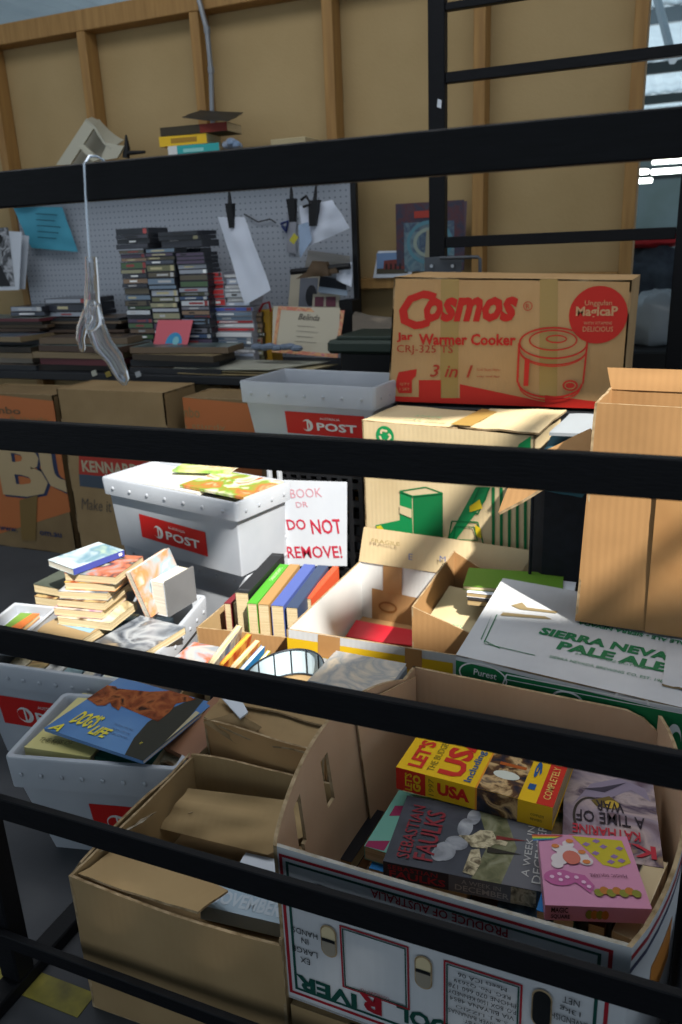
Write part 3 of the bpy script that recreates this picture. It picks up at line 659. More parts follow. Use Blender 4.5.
# books inside the near tub
SKYB = mat('blue_cover', '4a72a8', .25, '5f86b4', 5); FUR = art_mat('setter_coat_print', ['4e2416', '7a3c20', '98552e', '341810'], 26, .25, 11)
YL2 = ink('d2c63c'); 
def dog_front(f):
    P = f.ppx
    P([(122, 757), (134, 738), (148, 722), (170, 709), (200, 694), (204, 700), (176, 735), (150, 758), (142, 762)], ink('262822'), 1); P([(141, 763), (170, 742), (196, 712), (200, 714), (174, 746), (146, 766)], ink('a8a084'), 7)
    P([(79, 692), (84, 687), (95, 685), (103, 684), (111, 687), (115, 692), (113, 701), (105, 706), (97, 706), (90, 701), (82, 698)], FUR, 3)
    P([(108, 686), (116, 687), (121, 693), (123, 703), (119, 711), (112, 707), (108, 698)], FUR, 4)
    P([(112, 688), (130, 690), (150, 692), (170, 691), (192, 692), (196, 700), (176, 704), (170, 712), (158, 722), (148, 718), (134, 712), (120, 706)], FUR, 2)
    P([(82, 692), (86, 690), (88, 694), (84, 697)], BLK, 5)
    f.tpx('A', (51, 727), (63, 729), .03, YL2, 6, .2, .015); f.tpx("DOG'S", (67, 724), (108, 717), .05, YL2, 6, .1, .03); f.tpx('LIFE', (86, 735), (115, 730), .032, YL2, 6, .1, .03)
    for k in range(3): f.tpx('The lives of the dogs', (112-3*k, 727+4*k), (136-3*k, 729+4*k), .006, ink('3a4a6a'), 6)
    f.tpx('ANN CRAWLEY', (132, 750), (150, 738), .008, YL2, 6)
DGZ = .292
a, b, c = Z(44, 728, DGZ), Z(143, 761, DGZ), Z(95, 672, DGZ)
book('picture_book', 'large blue paperback with a red setter dog on its cover in the near tub', a-UP*.008, b-a, c-a, UP, (b-a).length, (c-a).length*.98, .008, SKYB, PGW, None, dog_front)
PYEL = mat('pale_yellow_cover', 'c9c08a', .4, 'b8b070', 6)
def lov(f):
    f.tpx('COVET', (42, 741), (60, 744), .012, ink('8a8248'), 2); f.text('THE KISS OF', f.w*.1, f.h*.12, f.w*.5, f.h*.06, ink('6a6440'), 2)
a, b, c = Z(24, 747, .262), Z(90, 757, .262), Z(70, 692, .262)
quadbook('paperback', 'pale yellow hardback lying in the near tub under the dog book', a, b, c, .03, PYEL, PG, None, lov, None, True)
a, b, c = Z(94, 757, .256), Z(152, 764, .256), Z(110, 715, .256)
quadbook('paperback', 'dark green paperback lying under the dog book, beside the yellow one', a, b, c, .03, mat('deep_green_cover', '1f5a4c', .4), PG)
for lb_, k_, cv_ in (('grey paperback at the bottom left of the near tub', .08, CV[5]), ('thick paperback at the bottom right of the near tub', .22, CV[9])):
    p_ = FL+u1*k_+v1*.08; fill_book(lb_, p_.x, p_.y, .03, 12.8, .09, .10, .185, cv_, PGG)
BRC = mat('tan_cover', '8a6248', .5, '7c563e', 6)
a, b, c = Z(160, 744, .262), Z(192, 760, .266), Z(182, 690, .29)
quadbook('paperback', 'tan covered paperback leaning at the right end of the near tub', a, b, c, .016, BRC, PG)
a, b, c = Z(152, 758, .238), Z(180, 769, .238), Z(168, 728, .238)
quadbook('paperback', 'paperback with cream page edges under the tan one in the near tub', a, b, c, .02, CV[9], PG)
# ---------------------------------------------------------------- paperbacks in the tub left of centre
def pb(label, FL, FR, depth, T, cov, pg=PG, spine_back=True, art=None, hard=False, name='paperback', group=None, spine=None):
    """book lying flat; front edge FL-FR at the height of its top face"""
    FL, FR = V(FL), V(FR); u = FR-FL; w = V((-u.y, u.x, 0)).normalized()
    if spine_back: return book(name, label, FL-UP*T+w*depth, u, -w, UP, u.length, depth, T, cov, pg, group, art, spine, hard=hard)
    return book(name, label, FL-UP*T, u, w, UP, u.length, depth, T, cov, pg, group, art, spine, hard=hard)
for i_, sd_ in enumerate((9, 1, 5, 8, 0, 2)):
    p = FLb+ub*(.075+.056*i_)+vb*.07; p.z = .245
    book('paperback', '%s of the paperbacks packed upright under the stack, counted from the left' % ('first', 'second', 'third', 'fourth', 'fifth', 'sixth')[i_], p, vb, V((0, 0, -1)), ub, .35, .237, .05, CV[sd_], PGG)
tr = thing('plastic_tray', 'shallow white plastic tray on the left corner of the paperback tub', 'tray', Z(25, 622, 0.2800))
p0, p1, p2 = Z(-30, 640, 0.3100), Z(15, 604, 0.3100), Z(56, 608, 0.3100)
m = MB(); p3 = p0+(p2-p1)
for A_, B_ in ((p0, p1), (p1, p2), (p2, p3), (p3, p0)):
    d_ = (A_-B_).normalized(); m.panel(B_-UP*.03, A_-UP*.03, A_, B_, .004, WPL, WPL, WPL, 2, 2); m.tube([A_, B_], .004, WPL, 6)
m.panel(p3-UP*.03, p2-UP*.03, p1-UP*.03, p0-UP*.03, .003, WPL, WPL, WPL, 2, 2); m.build('tray_body', tr)
def orgr(f): f.poly([(0, 0), (f.w*.55, 0), (f.w*.8, f.h), (0, f.h)], ink('6a8a3a')); f.poly([(f.w*.3, 0), (f.w, 0), (f.w, f.h), (f.w*.65, f.h)], ink('c06a35'), 2)
pb('orange and green paperback lying in the shallow white tray', Z(-6, 634, 0.2960), Z(14, 635, 0.2960), .13, .012, CV[7], PG, False, orgr)
BLUSTR = ink('7fa0b4')
def bluestripe(f): f.poly([(f.w*.1, f.h*.3), (f.w*.9, f.h*.25), (f.w*.8, f.h*.6), (f.w*.05, f.h*.65)], BLUSTR)
TANC = mat('tan_card_cover', '9a8462', .5, '8a7452', 5)
pb('tan paperback with a pale blue band lying in front of the stack', Z(34, 630, 0.2950), Z(80, 641, 0.2950), .13, .022, TANC, PG, True, bluestripe)
pb('second tan paperback lying left of the stack front, cover up', Z(12, 640, 0.2800), Z(52, 648, 0.2800), .16, .022, TANC, PGG)
GREYP = art_mat('grey_photo_print', ['3a4048', '6a7078', '9a9ea2', '52565c', 'a8947a'], 12, .3, 21)
a, b = Z(94, 642, 0.3070), Z(140, 655, 0.3070)
pb('large grey paperback with a landscape cover, right of the stack front', a, b, .17, .022, GREYP, PG, True, None)
SPB = mat('deep_blue_cover', '3a4690', .35); LBC = art_mat('pale_sky_print', ['8fa8b8', 'c2ccd0', '6a8a9a', 'a8b8a0'], 9, .3, 22); ARTC = art_mat('harbour_print', ['4a5560', '8a8f90', 'b86a48', '2e3640', 'c8c0a8'], 14, .3, 23)
st = 'paperbacks stacked in the white tub'
z = 0.295
stackspec = [(57, 626, 110, 632, CV[9], 'lowest of'), (53, 617, 101, 621, CV[6], 'second from the bottom of'), (56, 608, 104, 612, CV[1], 'third from the bottom of'),
             (58, 600, 107, 602, CV[5], 'fourth from the bottom of'), (64, 591, 114, 593, CV[3], 'fifth from the bottom of')]
for k, (x0, y0, x1, y1, cv, w_) in enumerate(stackspec):
    z += .0235; pb('cream edged paperback, %s the stack in the white tub' % w_, Z(x0, y0-9, z), Z(x1, y1-9, z), .135, .022, cv, PG, True, None, group=st)
z += .0235
pb('paperback with a harbour picture cover near the top of the stack', Z(64, 573, z), Z(115, 577, z), .15, .022, ARTC, PG, True, None, group=st)
z += .021
a, b = Z(73, 569, z), Z(124, 550, z); u = b-a; w = V((-u.y, u.x, 0)).normalized()
def bspine(f): f.text('WINTER HARBOUR', f.w*.3, f.h*.25, f.w*.45, f.h*.4, ink('9aa6d0')) if False else f.rect(f.w*.88, f.h*.3, f.w*.95, f.h*.75, WHT)
book('paperback', 'paperback with a deep blue spine lying askew on top of the stack', a-UP*.018, u, w, UP, u.length, .12, .018, LBC, PGW, st, None, lambda f: (f.rect(0, 0, f.w, f.h, SPB), f.rect(f.w*.88, f.h*.3, f.w*.95, f.h*.75, WHT, 2)))
GRC = mat('dark_grey_green_cover', '4a5048', .5, '3a4038', 8)
pb('dark grey green paperback left of the tall stack', Z(33, 584, 0.3500), Z(66, 590, 0.3500), .12, .026, GRC, PG)
pb('brown paperback under the dark grey green one left of the stack', Z(34, 596, 0.3200), Z(62, 600, 0.3200), .12, .026, CV[1], PG)
pb('dark paperback lying behind the stack with a green cover', Z(112, 577, 0.3550), Z(140, 565, 0.3550), .11, .02, CV[4], PG)
pb('paperback standing in behind the stack, under the green one', Z(112, 588, 0.3300), Z(142, 578, 0.3300), .11, .03, CV[8], PG)
# white books standing open at the right
a, b = Z(143, 612, 0.3050), Z(131, 570, 0.4050)
o = Z(146, 618, 0.2970); u = V((-.012, .10, .0))
book('paperback', 'white paged paperback leaning open beside the grey covered book', o, V((.03, .16, .02)), V((-.045, -.01, .14)), V((1, -.15, .35)), .15, .14, .022, art_mat('pale_cover_print', ['c8c4b8', '8aa0a8', 'b87a4a', 'd0ccc0'], 10, .4, 31), PGW)
o = Z(166, 618, 0.3050)
GRYC = mat('mid_grey_cover', '6f7072', .45, '626365', 6)
q0, q1 = Z(168, 617, 0.3000), Z(196, 600, 0.3000); u = q1-q0; w = V((u.y, -u.x, 0)).normalized()
book('hardback', 'white edged book with a grey cover standing at the right side of the tub', q0, u, UP, w, u.length, .105, .004, GRYC, PGW)
book('paperback', 'thick white paged book standing behind the grey covered one', q0-w*.047, u, UP, w, u.length*.96, .1, .045, PAPER, PGW)
# ---------------------------------------------------------------- magazines in the sunlit tub
mgs = [('pale magazine on top of the sunlit tub, left', (110, 481), (190, 496), .19, ['c8ccd0', 'e0dcd0', 'b8c0c8', 'd8d0c0'], .562, 3), ('bright magazine with a food picture on top of the sunlit tub, right', (172, 487), (236, 500), .18, ['c8b080', 'b86a3a', '7a9a3a', 'e0d8c0', '9a4a2a'], .573, 10),
       ('magazine with a purple and green cover at the back of the sunlit tub', (165, 472), (222, 474), .12, ['7a4a9a', '8ab04a', 'd8d0a0', 'c05a4a'], .581, 8)]
for k, (lb, a, b, d_, cs, z_, sc_) in enumerate(mgs):
    A_, B_ = Z(*a, z_), Z(*b, z_); A_ += vp*.03; B_ += vp*.03
    pb(lb, A_, B_, d_, .008, art_mat('magazine_print_%d' % k, cs, sc_, .25, 40+k), PGW, False, None, name='magazine')
for k in range(4):
    pb('%s magazine down in the sunlit tub under the bright ones' % ('topmost', 'second', 'third', 'lowest')[k], FLp+up_*.06+vp*.045-UP*(.035+.03*k), FLp+up_*.5+vp*.045-UP*(.035+.03*k), .165, .028, CV[(2, 5, 9, 0)[k]], PGW, False, name='magazine')
# ---------------------------------------------------------------- hardbacks in a brown tray
T = [Z(200, 628, .28), Z(281, 636, .28)]; T += [V((-.868, 2.02, .28)), V((T[0].x, 2.0, .28))]; T[0].x -= .012; T[3].x -= .02; T[1].x = -.872
if True:
    tr = thing('cardboard_tray', 'brown open carton holding a row of hardbacks spine up', 'carton', (-.96, 1.7, 0))
    m = MB(); carton_body(m, T, [V((t.x, t.y, .001)) for t in T], .004, KRAFT_W, KRAFT_IN, .003, 31); m.build('carton_body', tr)
    m = MB(); m.bbox((T[0].x+.03, max(T[0].y, T[1].y)+.015, .006), (T[1].x-T[0].x-.05, 0, 0), (0, .28, 0), (0, 0, .13), KRAFT_D); tag(m.build('inner_carton'), 'flat brown box at the bottom of the hardback carton', 'carton')
HZ = .355
hb = [('thick black cloth hardback', (235, 592), (248, 594), (272, 553), 'black_cloth', '16171a', HZ+.015), ('bright green spined hardback', (247, 603), (257, 604), (280, 564), 'bright_green_cloth', '4a9a2c', HZ),
      ('tan spined hardback', (258, 604), (269, 605), (290, 564), 'tan_cloth', 'a07c4c', HZ), ('violet blue spined hardback', (271, 605), (284, 606), (304, 564), 'violet_blue_cloth', '4a5a9a', HZ),
      ('navy blue spined hardback', (286, 607), (298, 608), (318, 565), 'navy_cloth', '33415c', HZ), ('orange red spined hardback', (305, 598), (312, 598), (333, 566), 'orange_cloth', 'c05030', HZ-.01)]
for lb, a, b, c, nm, cl, z_ in hb:
    A_, B_, C_ = Z(*a, z_), Z(*b, z_), Z(*c, z_); u = C_-A_; th = (B_-A_).dot(u.cross(UP).normalized())
    def sp(f, nm=nm):
        if nm == 'bright_green_cloth': f.text('GARDENING', f.w*.1, f.h*.3, f.w*.35, f.h*.4, ink('b8d8a0'))
        if nm == 'black_cloth': f.rect(f.w*.05, f.h*.1, f.w*.07, f.h*.9, ink('3a3c40')); f.rect(f.w*.93, f.h*.1, f.w*.95, f.h*.9, ink('3a3c40'))
    upright(lb+' in the row of the brown tray', A_, C_, .2, th*.96, mat(nm, cl, .5), PG, sp, 'hardbacks in the brown tray', 'hardback')
for lb, x, cl in (('dark red spined small hardback standing at the tray front', 224, '6e2028'), ('cream edged small hardback next to the dark red one', 233, '8a7a52')):
    A_ = Z(x, 603, .32); upright(lb, A_, A_+V((-.01, .14, 0)), .16, .02, mat('cloth_'+cl, cl, .5), PG, None, None, 'hardback')
# ---------------------------------------------------------------- paperbacks fanned in front of the tray
T = [V((-1.03, 1.355, .26)), V((-.87, 1.35, .26)), V((-.872, 1.50, .26)), V((-1.04, 1.51, .26))]
lc = thing('cardboard_carton', 'low brown carton with fanned paperbacks behind the gate bar', 'carton', (-.95, 1.41, 0))
m = MB(); carton_body(m, T, [V((t.x, t.y, .001)) for t in T], .004, KRAFT, KRAFT_IN, .002, 33); m.build('carton_body', lc)
m = MB(); m.bbox((-1.01, 1.375, .006), (.12, 0, 0), (0, .09, 0), (0, 0, .15), KRAFT_D); tag(m.build('inner_carton'), 'flat brown box at the bottom of the low fanned paperback carton', 'carton')
fan = [('cream edged paperback, leftmost of the fanned ones', (207, 664), (236, 626), .016, CV[0], PG), ('orange edged paperback fanned beside the cream one', (219, 664), (247, 634), .012, CV[7], pages_mat('orange_stained_pages', 'd8a040', 'b8842c')),
       ('cream edged paperback, middle of the fanned ones', (229, 668), (255, 640), .014, CV[3], PG), ('blue covered paperback in the fan', (239, 670), (261, 646), .01, BLUEC, PGW), ('yellow and green paperback, rightmost of the fan', (251, 671), (267, 651), .008, mat('yellow_green_cover', 'b8b030', .4), PGW)]
for lb, a, b, th, cv, pg in fan:
    A_, B_ = Z(*a, .325), Z(*b, .325); u = B_-A_; n = u.cross(UP).normalized()
    book('paperback', lb, A_-UP*.15-V((.03, 0, 0)), u, V((.2, 0, 1)), n-UP*.2, u.length, .155, th, cv, pg)
GLOSS = art_mat('glossy_red_print', ['8a8f94', 'b0a8a0', '9aa0a6', 'b8603c', '6a6f76'], 14, .12, 51)
A_, B_ = Z(152, 668, .285), Z(212, 678, .285)
pb('glossy wrapped magazine lying left of the fanned paperbacks', A_+V((.02, .02, 0)), B_+V((0, .01, 0)), .13, .012, GLOSS, PGW, True, name='magazine')
# support cartons that show between the other things
def closed(label, x0, x1, y0, y1, z0, z1, mo=KRAFT, name='cardboard_carton', seed=0, ang=0):
    c = V(((x0+x1)/2, (y0+y1)/2, 0)); T = []
    for x, y in ((x0, y0), (x1, y0), (x1, y1), (x0, y1)):
        d = V((x, y, 0))-c; T.append(c+V((d.x*math.cos(ang)-d.y*math.sin(ang), d.x*math.sin(ang)+d.y*math.cos(ang), z1)))
    r = thing(name, label, 'carton', (c.x, c.y, z0)); m = MB(); B = [V((t.x, t.y, z0)) for t in T]
    carton_body(m, T, B, .004, mo, mo, .0015, seed, bot=0); m.build('carton_body', r)
    for q in ((T[0], T[1], (T[1]+T[2])/2, (T[0]+T[3])/2), ((T[0]+T[3])/2, (T[1]+T[2])/2, T[2], T[3])):
        m = MB(); m.panel(*[p+UP*.001 for p in q], .004, mo, mo, EDGE, 8, 5, .003, seed+1); m.build('flap', r)
    return r, T, B
closed('brown closed carton carrying the wrapped books and the wire racks', -.85, -.455, 1.355, 1.575, 0, .275, KRAFT, seed=41)
# wire racks with pale blue liners
WB = mat('pale_blue_card', 'b2c8d6', .5, 'bcd0dc', 5); WIR = mat('dark_wire', '2a3038', .4, metal=.3)
def wire_rack(label, cx, cy, rx, ry, z0, z1, a0=-10, a1=190, n=9):
    r = thing('wire_rack', label, 'wire rack', (cx, cy, z0)); m = MB(); N = 24
    P = [V((cx+rx*math.cos(math.radians(a0+(a1-a0)*i/N)), cy+ry*math.sin(math.radians(a0+(a1-a0)*i/N)), 0)) for i in range(N+1)]
    for i in range(N):
        A_, B_ = P[i], P[i+1]; m.panel(B_+UP*z0, A_+UP*z0, A_+UP*(z1-.004), B_+UP*(z1-.004), .0015, WB, WB, WB, 1, 1, smooth=False)
    m.build('liner', r)
    m = MB(); ins = lambda p: V((cx+(p.x-cx)*.98, cy+(p.y-cy)*.98, 0))
    for z_ in (z0+.003, z1): m.tube([ins(p)+UP*z_ for p in P], .002, WIR, 6)
    for i in range(n):
        p = ins(P[round(N*i/(n-1))]); m.tube([p+UP*z0, p+UP*z1], .0016, WIR, 5)
    m.build('wire_frame', r)
wire_rack('curved wire rack lined with pale blue card, left of the wrapped books', -.765, 1.40, .085, .12, .277, .345)
wire_rack('curved wire rack lined with pale blue card, right of the wrapped books', -.455, 1.455, .055, .06, .277, .345, -5, 185, 7)
# shrink wrapped books
SHR = art_mat('wrapped_book_print', ['a8a49a', 'c8bcae', '9c9e9e', 'd0c0aa', '8f9498'], 10, .12, 61); SHG = mat('wrapped_book_side', '8a8f94', .25, '787d84', 9)
a, b = Z(306, 681, .385), Z(384, 697, .385); u = b-a; w = V((-u.y, u.x, 0)).normalized()
o = a-UP*.105; 
sh = thing('shrink_wrapped_pack', 'pack of grey books in shrink wrap between the two wire racks', 'pack', o+u/2+w*.08)
m = MB(); m.bbox(o, u, w*.135, UP*.105, SHG, .003); f = Fr(m, o+UP*.105, u, w*.145, .0005); f.rect(.004, .004, f.w-.004, f.h-.004, SHR)
g = Fr(m, o, u, UP*.105); g.text('SYDNEY', g.w*.1, .082, g.w*.3, .013, ink('4a4e54')); g.rect(g.w*.1, .03, g.w*.6, .036, ink('5a5e64')); g.rect(g.w*.1, .015, g.w*.5, .021, ink('5a5e64')); g.rect(0, .044, g.w, .046, ink('c8ccd0'))
m.build('pack_body', sh)
# ---------------------------------------------------------------- open white carton with a yellow band
WIN = card('white_board_inside', 'd2d3d2', 'c6c8c8')
T = [V((-.852, 1.59, .35)), V((-.378, 1.592, .35)), V((-.378, 2.03, .35)), V((-.842, 2.06, .35))]
B = [V((t.x, t.y, .001)) for t in T]
wc = thing('fruit_carton', 'open white carton with a yellow band and brown tape in the middle of the pile', 'carton', (-.615, 1.82, 0))
m = MB(); carton_body(m, T, B, .005, WHITEB, WIN, 0, 51)
m.panel(*[b+V((0, 0, .17)) for b in B], .003, KRAFT_W, KRAFT_W, EDGE, 3, 3)
f = Fr(m, B[0], B[1]-B[0], UP*.349, .0006)
f.ppx([(285, 637), (453, 663), (453, 684), (285, 650)], ink('c8a41c'), 1); 
for q in ([(318, 630), (340, 633), (340, 660), (318, 656)], [(405, 645), (422, 648), (422, 672), (405, 668)]): f.ppx(q, TAPE, 2)
# print and tape on the inside of the back wall
g = Fr(m, B[3]+V((.006, -.0065, 0)), B[2]-B[3]-V((.012, 0, 0)), UP*.35, .0006)
g.ppx([(372, 588), (440, 603), (440, 660), (372, 650)], KRAFT_W, 1); g.ppx([(383, 556), (402, 558), (402, 595), (383, 592)], TAPE, 2)
g.ppx([(418, 597), (440, 600), (440, 606), (418, 603)], WHT, 2)
hx, hy = g.px(388, 607); g.ring(hx, hy, .03, .018, .006, ink('7a4f28'), 3)
m.build('carton_body', wc)
m = MB(); a, b = Y(366, 565, 2.048), Y(520, 572, 2.03)
tl, trr = Y(364, 527, 2.06), Y(535, 551, 2.04)
m.panel(V((-.842, 2.05, .352)), V((-.378, 2.022, .352)), trr, tl, .004, CREAMB, CREAMB, EDGE, 10, 4, .003, 5)
f = Fr(m, V((-.842, 2.045, .352)), V((.464, -.028, 0)), tl-V((-.842, 2.05, .352)), .003)
f.tpx('FRAGILE', (372, 540), (400, 544), .011, ink('8a7a4a'), 1); f.tpx('E', (409, 556), (413, 557), .018, ink('5a6a9a'), 1); f.tpx('M', (440, 558), (446, 559), .016, ink('5a6a9a'), 1)
m.build('flap', wc)
m = MB(); a = Z(410, 627, .20); m.panel(Z(346, 636, .184), Z(414, 646, .184), Z(416, 631, .19), Z(356, 620, .19), .003, mat('red_card', 'b01e2c', .5), None, None, 6, 6, .004, 3)
tag(m.build('card_folder'), 'red card lying at the bottom of the open white carton', 'folder')
T2 = [V((-.548, 1.655, .425)), V((-.392, 1.655, .372)), V((-.39, 2.0, .355)), V((-.54, 2.0, .44))]; B2 = [V((t.x, t.y, .176)) for t in T2]
b2 = thing('cardboard_carton', 'small open brown carton standing inside the white one, right side', 'carton', (-.47, 1.83, .176))
m = MB(); carton_body(m, T2, B2, .004, KRAFT_W, KRAFT_W, .0015, 53); m.build('carton_body', b2)
CRP = mat('cream_wrapping_paper', 'b8ab88', .7, 'aa9c78', 6)
m = MB(); f0 = (Z(417, 598, .40), Z(465, 610, .395), Z(486, 588, .40), Z(440, 580, .405))
m.bbox((-.53, 1.675, .181), (.12, 0, 0), (0, .26, 0), (0, 0, .155), CRP, .006)
m.panel(V((-.537, 1.672, .35)), V((-.405, 1.672, .345)), V((-.405, 1.93, .352)), V((-.535, 1.94, .36)), .002, CRP, CRP, CRP, 8, 8, .004, 6)
f = Fr(m, V((-.53, 1.69, .36)), V((.13, 0, 0)), V((0, .2, .006)), .001); f.text('REAMS', f.w*.2, f.h*.05, f.w*.5, f.h*.1, ink('5a9a7a'))
tag(m.build('paper_packet'), 'cream paper packet in the small brown carton with pale green print', 'packet')
# ---------------------------------------------------------------- green folders resting across the small carton
gz = .388
pb('bright green folder, top of the flat stack behind the beer carton', V((-.462, 1.80, gz+.041)), V((-.225, 1.83, gz+.041)), .12, .01, mat('lime_green_cover', '587f28', .45), PG, True, name='folder')
pb('white folder in the middle of the flat stack behind the beer carton', V((-.45, 1.79, gz+.030)), V((-.2, 1.80, gz+.030)), .14, .012, PAPER, PGG, True, name='folder')
pb('dark folder, lowest of the flat stack behind the beer carton', V((-.445, 1.775, gz+.017)), V((-.19, 1.785, gz+.017)), .16, .015, BLKC, PGG, True, name='folder')
# ---------------------------------------------------------------- beer carton
FLs = Z(456, 655, .47); e = Z(682, 708, .47); us = (e-FLs).normalized(); BLs = Z(503, 588, .47); vs_ = (BLs-FLs)
T = [FLs, FLs+us*.56, FLs+us*.56+V((.0, .40, 0)), FLs+V((.008, .40, 0))]
B = [V((t.x, t.y, .001)) for t in T]
sb = thing('beer_carton', 'white and green beer carton with green lettering on its lid', 'carton', (-.1, 1.55, 0))
m = MB(); carton_body(m, T, B, .004, WHITEB, KRAFT, 0, 61)
f = Fr(m, B[0], B[1]-B[0], UP*.47, .0007)
W_, H_ = f.w, f.h
f.rect(0, .02, W_, H_-.012, ink('0f6238'), 1)
f.ring(*f.px(483, 676), .05, .028, .003, WHT, 2, 24)
f.tpx('Purest', (474, 671), (497, 676), .014, WHT, 3, .1, .01); f.tpx('Ingredients', (468, 680), (512, 688), .012, WHT, 3, .1)
for dy, t_ in ((0, 2.4), (5, 1.2)):
    a = f.px(507, 674+dy); b = f.px(682, 708+dy); f.line([a, b], .0012*t_, WHT, 2)
a = f.px(507, 674); b = f.px(503, 684); f.line([a, b], .003, WHT, 2)
for px_ in (568, 632):
    cx, cy = f.px(px_, 700); f.ring(cx, cy, .03, .02, .004, WHT, 2, 20, 0, 3.15)
a, b = f.px(575, 700), f.px(628, 712); f.line([a, b], .003, WHT, 2)
cx, cy = f.px(674, 738); f.ell(cx, cy, .012, .03, WHT, 2); f.ell(cx+.004, cy-.004, .008, .02, ink('0f6238'), 3)
m.build('carton_body', sb)
m = MB()
m.panel(T[0]+UP*.001, T[1]+UP*.001, T[2]+UP*.001, T[3]+UP*.001, .004, WHITEB, WHITEB, EDGE, 8, 8, 0, 2)
f = Fr(m, T[0]+UP*.001, T[1]-T[0], T[3]-T[0], .0007)
SG = ink('1f6a44')
f.tpx('SIERRA NEVADA', (538, 634), (705, 661), .034, SG, 2, 0, .045); f.tpx('PALE ALE', (558, 646), (668, 668), .036, SG, 2, 0, .045)
f.tpx('24 - 12 FL OZ BOTTLES', (575, 654), (648, 669), .009, ink('5a8a70'), 2); f.tpx('SIERRA NEVADA BREWING CO. EST, 1980', (549, 658), (667, 682), .0125, ink('4a8064'), 2)
f.tpx('PALE ALE - SIERRA NEVADA', (578, 623), (690, 645), .016, SG, 2, 0, .03, 2)
for (a, b) in (((497, 615), (484, 643)), ((491, 615), (481, 640)), ((484, 644), (535, 656)), ((484, 641), (500, 649))): f.line([f.px(*a), f.px(*b)], .0022, SG, 2)
f.line([f.px(485, 614), f.px(468, 634)], .0015, ink('6a6c70'), 2)
f.ppx([(511, 606), (522, 603), (527, 608), (558, 612), (556, 614), (520, 610)], ink('8a7a5a'), 2); f.ppx([(503, 613), (545, 617), (552, 620), (500, 616)], ink('8a7a5a'), 2)
m.build('lid', sb)
m = MB(); p = Z(662, 685, .472); m.panel(Z(662, 684, .476), Z(690, 690, .476), Z(690, 650, .476), Z(667, 648, .476), .004, WHITEB, WHITEB, EDGE, 5, 5, .003, 4); m.build('flap', sb)
# ---------------------------------------------------------------- tall brown carton on the beer carton
o = Z(575, 621, .476); yb = o.y
tl = Y(597, 403, yb); T = [V((tl.x-.003, yb, tl.z)), V((.12, yb, tl.z-.006)), V((.12, yb+.16, tl.z)), V((tl.x+.01, yb+.16, tl.z+.003))]
B = [V((o.x, yb, .477)), V((.12, yb-.012, .477)), V((.12, yb+.15, .477)), V((o.x+.01, yb+.16, .477))]
tb = thing('cardboard_carton', 'tall upright open brown carton standing on the beer carton', 'carton', (-.02, yb+.08, .477))
m = MB(); carton_body(m, T, B, .005, KRAFT_W, KRAFT_W, .003, 71, None, 12, 14)
m.build('carton_body', tb)
for x0, x1, s_ in ((433, 440, 1), (480, 480, 2)): pass
m = MB()
f = Fr(m, B[0]-V((0, .0035, 0)), B[1]-B[0], T[0]-B[0], .0009)
m.panel(f.p(f.w*.48, .0, 1), f.p(f.w*.85, .0, 1), f.p(f.w*.85, f.h*.74, 1), f.p(f.w*.48, f.h*.74, 1), .0006, TAPE, TAPE, TAPE, 8, 14, .0012, 3, 9)
m.build('tape_strip', tb)
m = MB(); a, b = Y(607, 368, yb+.155), Y(682, 371, yb+.155)
m.panel(V((tl.x+.012, yb+.152, tl.z)), V((.12, yb+.152, tl.z-.004)), V((.12, yb+.162, b.z)), V((a.x, yb+.162, a.z)), .005, KRAFT_W, KRAFT_W, EDGE, 8, 5, .002, 5); m.build('flap', tb)
m = MB(); a, b, c = X(598, 432, T[0].x), Y(500, 515, yb+.03), Y(505, 494, yb+.09)
m.panel(Y(596, 462, yb+.004), Y(500, 515, yb-.02), Y(520, 464, yb+.12), Y(592, 430, yb+.15), .006, KRAFT_W, KRAFT_W, EDGE, 12, 8, .004, 6); m.build('flap', tb)
# ---------------------------------------------------------------- cream book carton with green print
T = [Z(362, 421, .75), Z(535, 436, .75)]; u = (T[1]-T[0]); w = V((-u.y, u.x, 0)).normalized()*.225
T += [T[1]+w, T[0]+w]; B = [V((t.x, t.y, .001)) for t in T]
kc = thing('book_carton', 'cream carton with green book drawings and a recycling mark', 'carton', (T[0]+T[2])/2*1)
kc.location.z = .001
m = MB(); carton_body(m, T, B, .005, CREAMB, KRAFT, 0, 81)
f = Fr(m, B[0], B[1]-B[0], T[0]-B[0], .0008)
G2 = ink('128048'); G3 = ink('0c6a3a')
cx, cy = f.px(385, 436); f.ell(cx, cy, .03, .03, G2, 1); 
for k in range(3):
    a = 1.57+2.094*k; f.line([(cx+.017*math.cos(a-.5), cy+.017*math.sin(a-.5)), (cx+.02*math.cos(a+.55), cy+.02*math.sin(a+.55)), (cx+.014*math.cos(a+1.1), cy+.014*math.sin(a+1.1))], .007, CRM, 2)
f.ppx([(400, 491), (412, 495), (413, 541), (400, 536)], G2, 1); f.ppx([(413, 496), (443, 493), (443, 540), (414, 541)], G3, 1); f.ppx([(400, 491), (426, 487), (443, 493), (413, 496)], CRM, 2)
f.line([f.px(400, 491), f.px(426, 487), f.px(443, 493), f.px(413, 496), f.px(400, 491)], .004, G3, 3)
f.ppx([(400, 505), (412, 509), (412, 518), (400, 513)], CRM, 3); f.ppx([(376, 525), (400, 520), (413, 525), (413, 545), (378, 545)], G2, 2)
f.ppx([(377, 526), (381, 525), (386, 531), (386, 540), (378, 540)], ink('c8b830'), 3)
f.ppx([(444, 545), (476, 487), (490, 487), (486, 500), (456, 540), (450, 556)], G2, 1)
f.line([f.px(480, 487), f.px(470, 510), f.px(478, 514), f.px(490, 487)], .004, G3, 2); f.ppx([(470, 506), (480, 499), (483, 508), (470, 512)], ink('c8b020'), 3)
